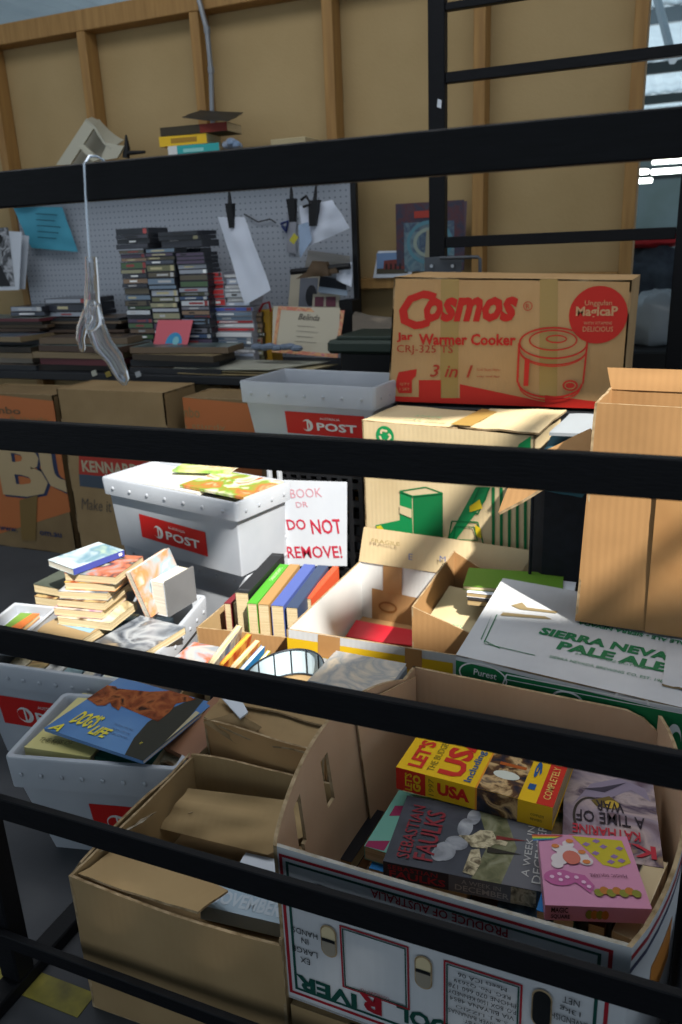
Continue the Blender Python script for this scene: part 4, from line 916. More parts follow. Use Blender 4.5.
f.line([f.px(452, 521), f.px(478, 522), f.px(484, 545), f.px(448, 543), f.px(452, 521)], .004, G3, 2); f.line([f.px(456, 526), f.px(474, 527), f.px(478, 540), f.px(454, 539), f.px(456, 526)], .003, G3, 3); f.ppx([(475, 524), (481, 528), (482, 538), (477, 536)], ink('c8b020'), 3)
for k in range(5): f.ppx([(492+8*k, 487), (495+8*k, 487), (495+8*k, 556), (492+8*k, 556)], G3, 1)
f.ppx([(519, 444), (531, 436), (531, 449), (517, 449)], G2, 1)
m.build('carton_body', kc)
mid = (T[0]+T[1])/2; midb = (T[2]+T[3])/2
m = MB(); m.panel(T[0]+UP*.003, mid+V((.04, 0, .004)), midb+V((.04, 0, .004)), T[3]+UP*.003, .005, CREAMB, KRAFT, EDGE, 8, 6, .004, 8)
f = Fr(m, T[0]+UP*.0085, mid-T[0], T[3]-T[0], .001); f.tpx('STACK', (416, 416), (443, 418), .02, ink('6a9a70'), 1); f.tpx('MAX 20KG', (405, 419), (446, 422), .018, ink('6a9a70'), 1)
m.build('flap', kc)
m = MB(); m.panel(mid+V((.045, 0, .008)), T[1]+V((.012, -.01, .012)), T[2]+V((.014, 0, .03)), midb+V((.045, 0, .012)), .005, CREAMB, KRAFT, EDGE, 8, 6, .006, 9); m.build('flap', kc)
m = MB(); a = mid+V((.02, 0, .012)); m.panel(a, a+u.normalized()*.06, a+u.normalized()*.06+w, a+w, .0006, TAPEY, TAPEY, TAPEY, 3, 3); m.build('tape_strip', kc)
# ---------------------------------------------------------------- rice cooker carton
zc = .762; FLc = Z(388, 401, zc); yc = FLc.y
tl, trr = Y(394, 277, yc), Y(632, 281, yc); br = Y(629, 412, yc)
B = [V((FLc.x, yc, zc)), V((trr.x-.004, yc, zc)), V((trr.x-.004, yc+.33, zc)), V((FLc.x, yc+.33, zc))]
T = [V((tl.x, yc, tl.z)), V((trr.x, yc, trr.z+.002)), V((trr.x+.002, yc+.33, trr.z)), V((tl.x, yc+.33, tl.z))]
rc = thing('appliance_carton', 'long tan rice cooker carton with red print on top of the pile', 'carton', ((FLc.x+trr.x)/2, yc+.16, zc))
m = MB(); carton_body(m, T, B, .005, COSB, KRAFT, 0, 91)
m.panel(T[0], T[1], T[2], T[3], .005, COSB, KRAFT, EDGE, 6, 4, .002, 4)
f = Fr(m, B[0], B[1]-B[0], T[0]-B[0], .0008); CR = ink('c42c22'); CR2 = ink('b03c28')
for (x0, x1) in ((441, 459), (540, 558)):
    f.ppx([(x0, 279), (x1, 279), (x1-1, 408 if x0 > 500 else 404), (x0-1, 406 if x0 > 500 else 402)], mat('glossy_clear_tape', 'a88a50', .2) , 0.5)
f.tpx('C', (399, 309), (437, 311), .115, CR, 2, .25, .03); f.tpx('osmos', (424, 309), (518, 310), .072, CR, 2, .3, .045)
cx, cy = f.px(528, 306); f.ring(cx, cy, .013, .013, .002, CR, 2); f.text('R', cx-.005, cy-.006, .01, .012, CR, 2)
f.tpx('Jar', (397, 337), (413, 337.5), .03, CR, 2, 0, .03); f.tpx('Warmer Cooker', (419, 338), (516, 341), .034, CR, 2, 0, .03); f.tpx('CRJ-325 TS', (397, 349), (453, 351), .03, CR2, 2)
f.tpx('3 in 1', (430, 371), (473, 371), .038, CR2, 2, .3, .01); f.tpx('Cook Steam Warm', (477, 369), (500, 370), .008, CR2, 2); f.tpx('easy and fast', (477, 376), (500, 377), .008, CR2, 2)
f.ppx([(389, 396), (419, 397), (419, 380), (441, 380), (441, 398), (460, 398), (460, 384), (545, 402), (545, 395), (632, 405), (632, 413), (388, 403)], CR, 1)
f.ppx([(397, 378), (399, 372), (417, 369), (416, 376), (412, 380), (412, 393), (399, 393), (396, 385)], CR, 1); f.tpx('QTY', (400, 384), (410, 384), .009, ink('c29c6e'), 3); f.tpx('1 SET', (400, 389), (410, 389), .008, ink('c29c6e'), 3)
cx, cy = f.px(598, 315); f.ell(cx, cy, .079, .079, CR, 1, 32); f.tpx('Unggulan', (585, 303), (612, 304), .018, ink('c89a70'), 2); f.tpx('MagicaP', (576, 313), (618, 312), .034, ink('c89a70'), 2, 0, .03); f.tpx('DELICIOUS', (583, 329), (613, 329), .014, ink('c89a70'), 2); f.tpx('WITH VITAMINS', (584, 323), (612, 323), .008, ink('c89a70'), 2)
cx, cy = f.px(553, 343); rx = .098
f.ring(cx, cy, rx, .046, .005, CR, 2, 32); f.ring(cx, cy+.008, rx*.7, .03, .004, CR, 2, 28); f.ring(cx+.01, cy+.012, .03, .012, .004, CR, 3)
f.ring(cx, cy-.018, rx*.99, .046, .004, CR, 2, 24, 3.14, 6.283); f.ring(cx, cy-.022, rx*.97, .046, .003, CR, 2, 24, 3.14, 6.283)
bx0, by0 = cx-rx*.97, cy-.01; f.line([(cx-rx*.98, cy), (cx-rx, cy-.115)], .006, CR, 2); f.line([(cx+rx*.98, cy), (cx+rx*.92, cy-.115)], .005, CR, 2)
f.ring(cx-.004, cy-.115, rx*.96, .045, .006, CR, 2, 24, 3.14, 6.283); f.ring(cx-.004, cy-.128, rx*.9, .04, .004, CR, 2, 24, 3.2, 6.2)
f.line([(cx-rx*.72, cy-.045), (cx-rx*.74, cy-.125)], .014, CR, 3); f.ell(cx+.055, cy-.12, .022, .016, CR, 3); f.ring(cx+.055, cy-.12, .016, .011, .003, ink('b08a5a'), 4)
m.build('carton_body', rc)
# trunk below it
BKT = mat('black_fibre_trunk', '15161a', .55)
m = MB(); m.bbox((-.845, yc-.002, .0), (.75, 0, 0), (0, .34, 0), (0, 0, .757), BKT, .012)
tk_ = thing('storage_chest', 'black storage chest under the rice cooker carton', 'chest', (-.5, yc+.17, 0)); m.build('chest_body', tk_)
m = MB(); m.bbox((-.847, yc-.004, .69), (.754, 0, 0), (0, .344, 0), (0, 0, .012), BKT, .004); m.build('chest_lid', tk_)
sc_ = thing('suitcase', 'black fabric suitcase behind the tall brown carton', 'suitcase', (-.19, 2.1, 0))
m = MB(); SCF = mat('black_fabric', '14171d', .85, '1b1f27', 30, bump=.2, bscale=200); m.bbox((-.322, 1.93, .012), (.30, 0, 0), (0, .32, 0), (0, 0, .70), SCF, .03); m.build('case_body', sc_)
m = MB(); m.tube([V((-.32, 1.925, .04)), V((-.03, 1.925, .04)), V((-.03, 1.925, .68)), V((-.32, 1.925, .68))], .005, SCF, 6, True); m.build('piping', sc_)
for x in (-.29, -.05): m = MB(); m.bbox((x-.015, 1.96, .0), (.03, 0, 0), (0, .03, 0), (0, 0, .02), BLKP); m.build('foot', sc_)
TEALF = mat('teal_fabric', '24505c', .8, '1c3f4a', 8)
m = MB(); fo = lambda a, b: UP*(.025*math.sin(3.1*a)*math.sin(3.1*b)+.012*math.sin(9*a+4*b))
m.panel(V((-.305, 1.925, .735)), V((-.15, 1.915, .745)), V((-.12, 2.24, .755)), V((-.30, 2.24, .75)), .006, TEALF, TEALF, TEALF, 14, 12, .006, 4, 4, fo)
m.panel(V((-.306, 1.905, .66)), V((-.20, 1.90, .65)), V((-.15, 1.905, .747)), V((-.305, 1.91, .737)), .005, TEALF, TEALF, TEALF, 10, 5, .008, 7)
tag(m.build('folded_jacket'), 'teal blue cloth draped on the black suitcase', 'cloth')
m = MB(); m.panel(V((-.29, 1.95, .79)), V((-.14, 1.95, .795)), V((-.13, 2.15, .80)), V((-.27, 2.15, .80)), .008, mat('grey_paper', '8f959a', .7), None, None, 6, 6, .004, 2)
tag(m.build('folded_paper'), 'folded white paper lying on the teal cloth', 'paper')
# ---------------------------------------------------------------- black crate with the hand written sign
cr = thing('mesh_crate', 'black slatted plastic crate holding the empty white tub', 'crate', (-1.02, 2.3, 0))
CX0, CX1, CY0, CY1, CZ = -1.18, -.885, 2.21, 2.66, .575
m = MB()
for z_ in [i*.058 for i in range(10)]+[CZ-.02]:
    for (a, d) in (((CX0, CY0, z_), (CX1-CX0, 0, 0)), ((CX0, CY1-.01, z_), (CX1-CX0, 0, 0))): m.box(a, d, (0, .01, 0), (0, 0, .02), BLKP)
    for (a, d) in (((CX0, CY0+.01, z_), (0, CY1-CY0-.02, 0)), ((CX1-.01, CY0+.01, z_), (0, CY1-CY0-.02, 0))): m.box(a, d, (.01, 0, 0), (0, 0, .02), BLKP)
for k in range(9):
    x = CX0+(CX1-CX0-.014)*k/8
    for y in (CY0-.001, CY1-.009): m.box((x, y, 0), (.014, 0, 0), (0, .01, 0), (0, 0, CZ), BLKP)
for k in range(1, 12):
    y = CY0+(CY1-CY0-.014)*k/12
    for x in (CX0-.001, CX1-.009): m.box((x, y, 0), (.01, 0, 0), (0, .014, 0), (0, 0, CZ), BLKP)
m.box((CX0, CY0, CZ-.004), (CX1-CX0, 0, 0), (0, CY1-CY0, 0), (0, 0, .004), BLKP); m.box((CX0+.01, CY0+.01, .002), (CX1-CX0-.02, 0, 0), (0, CY1-CY0-.02, 0), (0, 0, .008), BLKP); m.build('crate_body', cr)
m = MB(); GP = mat('grey_plastic', 'a4a9b0', .45); a = Y(275, 505, 2.19)
m.bbox((a.x-.018, 2.18, .0), (.012, 0, 0), (0, .02, 0), (0, 0, .575), GP, .003); m.bbox((a.x+.018, 2.18, .0), (.012, 0, 0), (0, .02, 0), (0, 0, .575), GP, .003)
for k in range(9): m.bbox((a.x-.02, 2.176, .04+.06*k), (.052, 0, 0), (0, .022, 0), (0, 0, .012), GP, .003)
m.build('corner_post', cr)
ys = 2.196
sg = thing('paper_sign', 'white paper with red hand lettering fixed to the black crate', 'sign', Y(316, 566, ys))
m = MB(); bl, br_, tr_, tl_ = Y(285, 566, ys), Y(347, 566, ys), Y(347, 482, ys), Y(284, 480, ys)
m.panel(bl, br_, tr_, tl_, .0006, PAPER, PAPER, PAPER, 6, 6, 0)
f = Fr(m, bl, br_-bl, V((0, 0, (tl_-bl).length)), .0008); RM = ink('b82c44'); RL = ink('c88a98')
f.tpx('BOOK', (290, 492), (322, 494), .03, RL, 1, 0, -.005); f.tpx('DR', (296, 504), (308, 505), .018, RL, 1)
f.tpx('DO', (287, 524), (306, 525), .037, RM, 1, 0, .018); f.tpx('NOT', (311, 526), (342, 527), .05, RM, 1, 0, .018); f.tpx('REMOVE!', (287, 552), (342, 552), .042, RM, 1, 0, .015)
m.build('sheet', sg)
# ---------------------------------------------------------------- hire shop cartons in the shade behind
ORI = ink('b56a3c'); BLI = ink('2c3550'); BGI = ink('b39c76'); TXI = ink('6a5238')
def shop(label, pxl, pxr, pyt, y, depth, board, art):
    a = Y(*pxl, y) if not isinstance(pxl, float) else V((pxl, y, 0)); b = Y(*pxr, y) if not isinstance(pxr, float) else V((pxr, y, 0)); zt = pyt
    T = [V((a.x, y, zt)), V((b.x, y, zt)), V((b.x, y+depth, zt)), V((a.x, y+depth, zt))]; B = [V((t.x, t.y, .001)) for t in T]
    r = thing('moving_carton', label, 'carton', ((a.x+b.x)/2, y+depth/2, 0)); m = MB(); carton_body(m, T, B, .005, board, KRAFT_IN, .0, 95+y)
    f = Fr(m, B[0], B[1]-B[0], T[0]-B[0], .0008); art(f); m.build('carton_body', r)
    m = MB(); m.panel(T[0]+V((0, .004, -.002)), T[1]+V((0, .004, -.002)), T[2]+V((0, 0, -.004)), T[3]+V((0, 0, -.004)), .005, board, KRAFT_IN, EDGE, 8, 4, .003, 3); m.build('flap', r)
    return r
def bu(f):
    f.ppx([(-40, 385), (75, 402), (75, 512), (-40, 530)], ORI, 1)
    f.tpx('B', (1, 470), (49, 470), .26, BLI, 2, 0, .05); f.tpx('B', (-1, 469), (46, 469), .25, BGI, 3, 0, .04); f.tpx('U', (44, 466), (92, 466), .25, BLI, 2, 0, .05); f.tpx('U', (41, 465), (88, 465), .24, BGI, 3, 0, .04)
    f.tpx('Jumbo', (-18, 410), (21, 412), .04, TXI, 3, 0, .02); f.tpx('& sturdy', (10, 417), (48, 421), .022, ink('8a7048'), 3)
    f.tpx('www.', (0, 528), (18, 530), .02, BLI, 3, 0, .02); f.tpx('om.au', (40, 533), (62, 535), .022, BLI, 3, 0, .02)
    f.ppx([(20, 500), (38, 495), (36, 540), (22, 540)], mat('old_brown_tape', '7a6238', .4), 4)
def ken(f):
    f.ppx([(79, 455), (168, 463), (168, 482), (79, 474)], ink('a8382c'), 1); f.tpx('KENNARDS HIRE', (82, 465), (175, 474), .05, ink('b0a488'), 2, 0, .03); f.ppx([(79, 474), (168, 482), (168, 496), (80, 486)], ink('46505c'), 1)
    f.tpx('Make it', (81, 503), (112, 507), .05, ink('5a5046'), 2, .3); 
def jum(f):
    f.ppx([(168, 395), (262, 405), (262, 520), (168, 520)], ORI, 1); f.tpx('Jumbo', (172, 412), (200, 415), .055, ink('8a7048'), 2, 0, .01); f.tpx('& sturdy', (180, 425), (226, 429), .03, ink('9a8058'), 2)
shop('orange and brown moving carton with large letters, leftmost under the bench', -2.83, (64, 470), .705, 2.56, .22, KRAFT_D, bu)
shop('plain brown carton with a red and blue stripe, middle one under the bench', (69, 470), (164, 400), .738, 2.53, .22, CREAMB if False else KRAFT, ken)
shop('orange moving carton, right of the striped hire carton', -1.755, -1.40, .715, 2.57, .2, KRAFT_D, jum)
# ---------------------------------------------------------------- printed fruit carton at the right edge
T = [V((.066, .80, .325)), V((.50, .80, .325)), V((.50, 1.33, .325)), V((.072, 1.33, .325))]; B = [V((t.x+(.0), t.y, .001)) for t in T]
pc = thing('fruit_carton', 'fruit carton with blue framed brown pictures at the right edge', 'carton', (.3, 1.06, 0))
GB = card('grey_lined_board', '8d9096', '7f828a')
m = MB(); carton_body(m, T, B, .005, GB, KRAFT_IN, 0, 97); m.build('carton_body', pc)
m = MB(); m.panel(T[0], T[1], T[2], T[3], .004, GB, KRAFT, EDGE, 4, 4, 0); f = Fr(m, T[0], T[1]-T[0], T[3]-T[0], .0007)
PIC = art_mat('fruit_picture', ['5a4028', '8a6238', '3a3028', 'a07848'], 22, .4, 71); BF = ink('2c3e5c')
for y0, y1 in ((.02, .11), (.19, .36), (.4, .5)):
    f.rect(.01, y0, .37, y1, BF, 1); f.rect(.018, y0+.008, .36, y1-.008, PIC, 2)
for x, y in ((.04, .13), (.03, .155)): f.ell(x, y, .004, .004, BLK, 2)
m.build('lid', pc)
# ---------------------------------------------------------------- bench
bn = thing('bench', 'long black workbench along the rear wall piled with discs and records', 'bench', (-2.0, 3.1, 0))
BZ = .757
m = MB(); m.bbox((-3.9, 2.80, BZ-.035), (2.98, 0, 0), (0, .58, 0), (0, 0, .035), mat('dark_bench_top', '202226', .6), .004); m.build('bench_top', bn)
for x in (-3.85, -2.4, -.97):
    for y in (2.85, 3.32): m = MB(); m.bbox((x, y, 0), (.05, 0, 0), (0, .04, 0), (0, 0, BZ-.036), BLKP, .003); m.build('leg', bn)
# pegboard with a shelf on it
def peg_mat():
    m = mat('pegboard', 'a0a6b0', .55, spec=.3); nt = m.node_tree; b = nt.nodes['Principled BSDF']
    tc = nt.nodes.new('ShaderNodeTexCoord'); sx = nt.nodes.new('ShaderNodeSeparateXYZ'); nt.links.new(tc.outputs['Object'], sx.inputs[0])
    def M(op, a, bb=None):
        n = nt.nodes.new('ShaderNodeMath'); n.operation = op
        for i, q in enumerate((a, bb)):
            if q is None: continue
            if isinstance(q, (int, float)): n.inputs[i].default_value = q
            else: nt.links.new(q, n.inputs[i])
        return n.outputs[0]
    c = [M('POWER', M('SUBTRACT', M('FRACT', M('DIVIDE', sx.outputs[k], .0254)), .5), 2) for k in (0, 2)]
    d = M('LESS_THAN', M('ADD', c[0], c[1]), .02)
    mx = nt.nodes.new('ShaderNodeMix'); mx.data_type = 'RGBA'; mx.inputs[6].default_value = lin('a0a6b0'); mx.inputs[7].default_value = lin('6a6e76')
    nt.links.new(d, mx.inputs[0]); nt.links.new(mx.outputs[2], b.inputs['Base Color']); return m
PEG = peg_mat()
pg_ = thing('pegboard', 'grey perforated pegboard standing at the back of the bench', 'pegboard', (-2.3, 3.36, BZ))
a, b = Y(20, 215, 3.355), Y(351, 180, 3.355)
m = MB(); m.box((-3.16, 3.355, BZ+.001), (b.x+3.16, 0, 0), (0, .006, 0), (0, 0, .853), PEG); m.build('board', pg_)
m = MB(); m.bbox((b.x-.004, 3.35, BZ+.001), (.024, 0, 0), (0, .03, 0), (0, 0, .853), BLKP, .002); m.build('edge_frame', pg_)
sh_ = MB(); sh_.bbox((-3.2, 3.2, 1.612), (1.86, 0, 0), (0, .162, 0), (0, 0, .014), WOOD, .002); tag(sh_.build('wall_shelf'), 'pine shelf along the top of the pegboard', 'shelf')
SZ = 1.627
# on the shelf
gr = thing('plastic_rack', 'tilted white plastic rack frame lying on the shelf at the left', 'rack', Y(95, 158, 3.2))
m = MB(); yq = 3.3; WP2 = mat('cream_plastic', 'a8a595', .4)
def bar(p, q, r=.011, yy=yq): m.tube([Y(*p, yy), Y(*q, yy)], r, WP2, 8)
yb_ = yq-.09
def qd(p, y, th, c, n=6, fn=None): m.panel(*[Y(*q, yy) for q, yy in zip(p, y)], th, c, c, c, n, n, 0, 0, 3, fn)
WP3 = mat('cream_plastic_rim', 'b4b09e', .4)
qd(((56, 165), (70, 165), (95, 126), (86, 119)), (yb_, yb_, yb_, yb_), .012, WP3)
qd(((86, 119), (95, 126), (98, 120), (92, 117)), (yb_, yb_, yq, yq), .01, WP2, 3)
qd(((95, 126), (112, 148), (124, 140), (99, 119)), (yb_, yb_, yq, yq), .012, WP2, 8, lambda a, b: V((0, 0, -.012*math.sin(3.14*a))))
qd(((100, 161), (117, 158), (124, 146), (107, 143)), (yb_, yb_, yb_, yb_), .012, WP3)
qd(((70, 166), (100, 163), (107, 144), (94, 128)), (yq-.02, yq-.02, yq-.02, yq-.02), .008, WP2)
qd(((78, 146), (93, 162), (100, 159), (83, 144)), (yb_-.004, yb_-.004, yb_, yb_), .012, WP3, 4)
m.build('rack_frame', gr)
m = MB(); a = Y(126, 158, 3.23); m.tube([a, Y(127, 148, 3.23), Y(126, 135, 3.23)], [.016, .014, .004], BLKP, 8); m.tube([Y(128, 153, 3.23), Y(145, 152, 3.23)], [.01, .006], BLKP, 8)
tag(m.build('marker_pen'), 'small black clamp lying beside the white rack on the shelf', 'clamp')
def shelfbook(label, x0, x1, yt, yb, cov, y=3.2, dx=0, dep=.17, spc=None, ang=0):
    a = Y(x0, (yt+yb)/2, y); b = Y(x1, (yt+yb)/2, y); zt = Y(x0, yt, y).z; zb = Y(x0, yb, y).z
    a = V((a.x, y, zb)); u = V((b.x-a.x, 0, 0)); v = V((0, 1, 0))
    if ang: r = Matrix.Rotation(math.radians(ang), 3, 'Z'); u = r@u; v = r@v
    return book('book', label, a, u, v, UP, u.length, dep, zt-zb, cov, PG, 'books on the pegboard shelf', None, spc)
zsh = SZ+.0005
def sb_(label, x0, x1, z0, z1, cov, ang=0, spc=None, y=3.19, dep=.15):
    a = Y(x0, 140, y); b = Y(x1, 140, y); u = V((b.x-a.x, 0, 0)); v = V((0, 1, 0)); r = Matrix.Rotation(math.radians(ang), 3, 'Z')
    return book('book', label, V((a.x, y, z0)), r@u, r@v, UP, u.length, dep, z1-z0, cov, PG, 'books on the pegboard shelf', None, spc)
TEALS = mat('turquoise_cover', '2fa0a0', .4)
sb_('turquoise spined book, lowest in the small stack on the shelf', 167, 215, zsh, zsh+.04, TEALS, 8, lambda f: (f.rect(0, 0, f.w*.18, f.h, WHT), f.rect(f.w*.3, f.h*.3, f.w*.7, f.h*.65, ink('8ac8c4'), 2)))
sb_('yellow spined book, second in the small stack on the shelf', 159, 204, zsh+.041, zsh+.08, YELC, 6, lambda f: f.rect(f.w*.25, f.h*.25, f.w*.8, f.h*.75, ink('a07a2a')))
sb_('dark brown book above the yellow one on the shelf', 161, 225, zsh+.081, zsh+.115, mat('dark_olive_cover', '38301f', .5), 5, lambda f: f.rect(f.w*.6, 0, f.w, f.h, ink('7a2a1e')))
m = MB(); m.panel(Y(182, 117, 3.19), Y(228, 121, 3.16), Y(243, 113, 3.34), Y(200, 110, 3.34), .003, mat('dark_grey_cover', '2c2a26', .5), None, None, 6, 6, .006, 3); 
tag(m.build('magazine'), 'dark magazine drooping on top of the small shelf stack', 'magazine', 'books on the pegboard shelf')
m = MB(); a = Y(228, 150, 3.24); 
for k in range(9): m.ball(a+V((.02*math.cos(k*2.1)+.05*k/9, .03*math.sin(k*1.7), .02+.008*math.sin(k*3))), .022, mat('crumpled_foil', '9aa0ac', .4, '6a86a8', 20), 1, 1, .8, 8, 5)
tag(m.build('plastic_wrapper'), 'crumpled pale plastic wrapper beside the shelf books', 'wrapper')
m = MB(); a = Y(270, 138, 3.2); b = Y(305, 132, 3.2); m.bbox((a.x, 3.2, zsh), (b.x-a.x, 0, 0), (0, .14, 0), (0, 0, .028), mat('beige_box', 'a89a78', .7), .003); tag(m.build('flat_box'), 'flat beige box lying on the shelf to the right of the books', 'box')
# ---------------------------------------------------------------- disc cases on the bench
cols = ['2a2c34', '3a3f4a', '7a7f88', '4a4438', '5a6a7a', 'a0a4a8', '5c5c44', '2f3f5a', '1f2228', '5a5a62', '6f5a48', '7a7860', '8c9098', '3d5238', '403648']
nm = {'2a2c34': 'charcoal', '3a3f4a': 'slate', '7a7f88': 'grey', '4a4438': 'dark brown', '5a6a7a': 'steel blue', 'a0a4a8': 'silver', '5c5c44': 'olive', '2f3f5a': 'navy', '1f2228': 'black', '5a5a62': 'dim grey', '6f5a48': 'brown', '7a7860': 'mustard', '8c9098': 'pale grey', '3d5238': 'green', '403648': 'plum', 'a02a2a': 'red', 'b0b0b0': 'white', '3a4a8a': 'blue', '6a4a8a': 'violet', 'b83048': 'crimson', '9098a8': 'lilac grey'}
CASEP = mat('disc_case_plastic', '2a2c32', .18, spec=.5)
ORD = ['top', 'second', 'third', 'fourth', 'fifth', 'sixth', 'seventh', 'eighth', 'ninth', 'tenth', 'eleventh', 'twelfth', 'thirteenth', 'fourteenth', 'fifteenth', 'sixteenth', 'seventeenth', 'eighteenth', 'nineteenth', 'twentieth', 'twenty-first', 'twenty-second', 'twenty-third', 'twenty-fourth']
def stack(colname, px0, px1, ztop, zbot, y, n, palette, seed, cat='disc case', dep=.10, name='disc_case', body=CASEP, jit=.004):
    r = random.Random(seed); a = Y(px0, 320, y); b = Y(px1, 320, y); w = b.x-a.x
    hs = [r.choice((.8, 1, 1, 1.3, 1.7)) for _ in range(n)]; sc_h = (ztop-zbot)/sum(hs); z = zbot
    for i in range(n):
        h = hs[i]*sc_h; c = palette[r.randrange(len(palette))]; j = r.uniform(-jit, jit); an = r.uniform(-3, 3)
        R_ = Matrix.Rotation(math.radians(an), 3, 'Z'); o = V((a.x+j, y+r.uniform(-.008, .008), z)); u, v = R_@V((w, 0, 0)), R_@V((0, dep, 0))
        m = MB(); m.box(o, u, v, UP*(h*.93), body, )
        f = Fr(m, o, u, UP*(h*.93), .0006); f.rect(w*.02, h*.1, w*.98, h*.83, mat('case_ink_'+c, tuple(min(1, int(c[q:q+2], 16)/255*1.2+.02) for q in (0, 2, 4)), .3)); c2 = r.choice(['c8c8c8', '9a9a9a', '1a1a1c', '9a9272', '7a3434']); 
        if r.random() < .75: q = r.uniform(.1, .4); f.rect(w*q, h*.3, w*(q+r.uniform(.2, .5)), h*.62, mat('case_ink_'+c2, tuple(min(1, int(c2[q:q+2], 16)/255*1.2+.02) for q in (0, 2, 4)), .3), 2)
        if r.random() < .4: f.rect(w*.84, h*.1, w*.95, h*.83, mat('case_ink_'+c2, tuple(min(1, int(c2[q:q+2], 16)/255*1.2+.02) for q in (0, 2, 4)), .3), 2)
        tag(m.build(name), '%s %s, %s from the top of %s' % (nm[c], name.replace('_', ' '), ORD[n-1-i] if n-1-i else 'first', colname), cat, 'discs and books stacked on the bench')
        z += h
yc_ = 3.0
zb_ = BZ+.001
stack('the leftmost tall disc stack', 128, 153, Y(130, 250, yc_).z, zb_, yc_, 24, cols, 1)
stack('the second tall disc stack', 153.5, 181, Y(165, 248, yc_).z, zb_, yc_, 24, cols, 2)
stack('the third tall disc stack', 182.5, 211, Y(195, 252, yc_).z, zb_, yc_, 24, cols, 3)
stack('the dark stack behind the tall ones', 152, 205, Y(190, 238, 3.16).z, zb_, 3.16, 22, ['1f2228', '2a2c34', '3a3f4a'], 9)
stack('the black boxes across the stack tops, left', 126, 158, Y(130, 228, yc_).z, Y(130, 249, yc_).z, yc_, 4, ['1f2228', '2a2c34', '8c9098'], 4, dep=.14)
stack('the black boxes across the stack tops, right', 168, 207, Y(180, 231, yc_).z, Y(180, 247.5, yc_).z, yc_, 3, ['1f2228', 'b0b0b0', '2a2c34'], 5, dep=.14)
red = ['a02a2a', 'b83048', 'a0a4a8', 'b0b0b0', 'a02a2a', '6a4a8a']
PBW = mat('pale_spine', '9a9aa2', .4)
stack('the red spined stack', 207, 227, Y(215, 272, 3.05).z, Y(215, 306, 3.05).z, 3.05, 7, ['a02a2a', 'b83048', 'a02a2a', '6a4a8a', 'a02a2a'], 6, 'book', .12, 'small_book', PBW)
stack('the white spined stack', 228, 251, Y(235, 274, 3.06).z, Y(235, 306, 3.06).z, 3.06, 7, ['b0b0b0', 'a0a4a8', '9098a8', 'b0b0b0'], 7, 'book', .12, 'small_book', PBW)
stack('the mixed stack under the red one', 213, 253, Y(225, 307, 3.045).z, zb_, 3.045, 16, ['3a4a8a', 'b0b0b0', 'a02a2a', '9098a8', 'b83048', 'a0a4a8', '5a6a7a', 'b0b0b0'], 8, 'book', .13, 'small_book', PBW)
stack('the narrow brown stack beside the mixed one', 254.5, 262, Y(257, 312, 3.08).z, zb_, 3.08, 10, ['4a4438', '6f5a48', '5c5c44', '7a7860'], 10, 'book', .12, 'small_book', mat('brown_spine', '4a4030', .5))
# flat records and magazines along the bench front and left
recs = ['3a3228', '5a4a38', '24262a', '6a5a48', '2a2420', '8a8074', '4a3a30', '1f2226', '5a2a30', '7a6a50']
rn = {'3a3228': 'dark brown', '5a4a38': 'brown', '24262a': 'black', '6a5a48': 'tan', '2a2420': 'blackish', '8a8074': 'pale', '4a3a30': 'umber', '1f2226': 'charcoal', '5a2a30': 'maroon', '7a6a50': 'buff'}
def flat(colname, px0, px1, y, dep, zt, zb, n, seed, jit=.02, name='record_sleeve', cat='record'):
    r = random.Random(seed); a = Y(px0, 350, y); b = Y(px1, 350, y); w = b.x-a.x; h = (zt-zb)/n
    for i in range(n):
        c = recs[r.randrange(len(recs))]; R_ = Matrix.Rotation(math.radians(r.uniform(-5, 5)), 3, 'Z')
        o = V((a.x+r.uniform(-jit, jit), y+r.uniform(-.02, .03)*(i > 0), zb+h*i)); m = MB(); m.box(o, R_@V((w*r.uniform(.9, 1), 0, 0)), R_@V((0, dep, 0)), UP*h*.9, mat('sleeve_'+c, c, .5), art_mat('sleeve_art_%d' % (i % 4), [['3a3a40', '6a5a4a', '2a2a30'], ['7a7a78', '4a5a6a', '8a4a3a'], ['5a4a3a', '8a7a5a', '3a2a2a'], ['2f3a3a', '5a6a6a', '8a8a80']][i % 4], 9, .4, i))
        tag(m.build(name), '%s %s, %s from the top of %s' % (rn[c], name.replace('_', ' '), ORD[n-1-i] if n-1-i else 'first', colname), cat, 'flat sleeves lying on the bench')
flat('the low pile before the disc stacks', 128, 222, 2.83, .15, Y(170, 347, 2.83).z, zb_, 4, 21)
flat('the low pile at the bench left', -60, 40, 2.85, .3, Y(10, 335, 2.85).z, zb_, 6, 22)
flat('the low pile left of the disc stacks', 38, 126, 2.84, .3, Y(80, 338, 2.84).z, zb_, 5, 23)
zz_ = Y(80, 338, 2.84).z+.004
flat('the upper pile at the bench left', -40, 48, 2.93, .2, Y(10, 318, 2.93).z, Y(10, 335, 2.85).z+.003, 4, 24, .02, 'magazine', 'magazine')
flat('the upper pile before the pegboard left', 50, 122, 3.0, .2, Y(80, 318, 3.0).z, zz_, 5, 25, .02, 'magazine', 'magazine')
def dvd(colname, px0, px1, y, zt, zb, n, seed): stack(colname, px0, px1, zt, zb, y, n, ['2a2c34', '3a3f4a', '5a6a7a', '7a7f88', '1f2228'], seed, 'disc case', .18)
dvd('the small pile at the pegboard left', 48, 92, 3.02, Y(70, 298, 3.02).z, Y(80, 318, 3.0).z+.004, 3, 31)
dvd('the small grey pile left of the hook', 12, 45, 2.98, Y(30, 306, 2.98).z, Y(10, 318, 2.93).z+.004, 2, 32)
A_ = Y(130, 372, 2.81)
m = MB(); SHW = mat('pale_sheet', 'a8a89c', .6, '9a998a', 6)
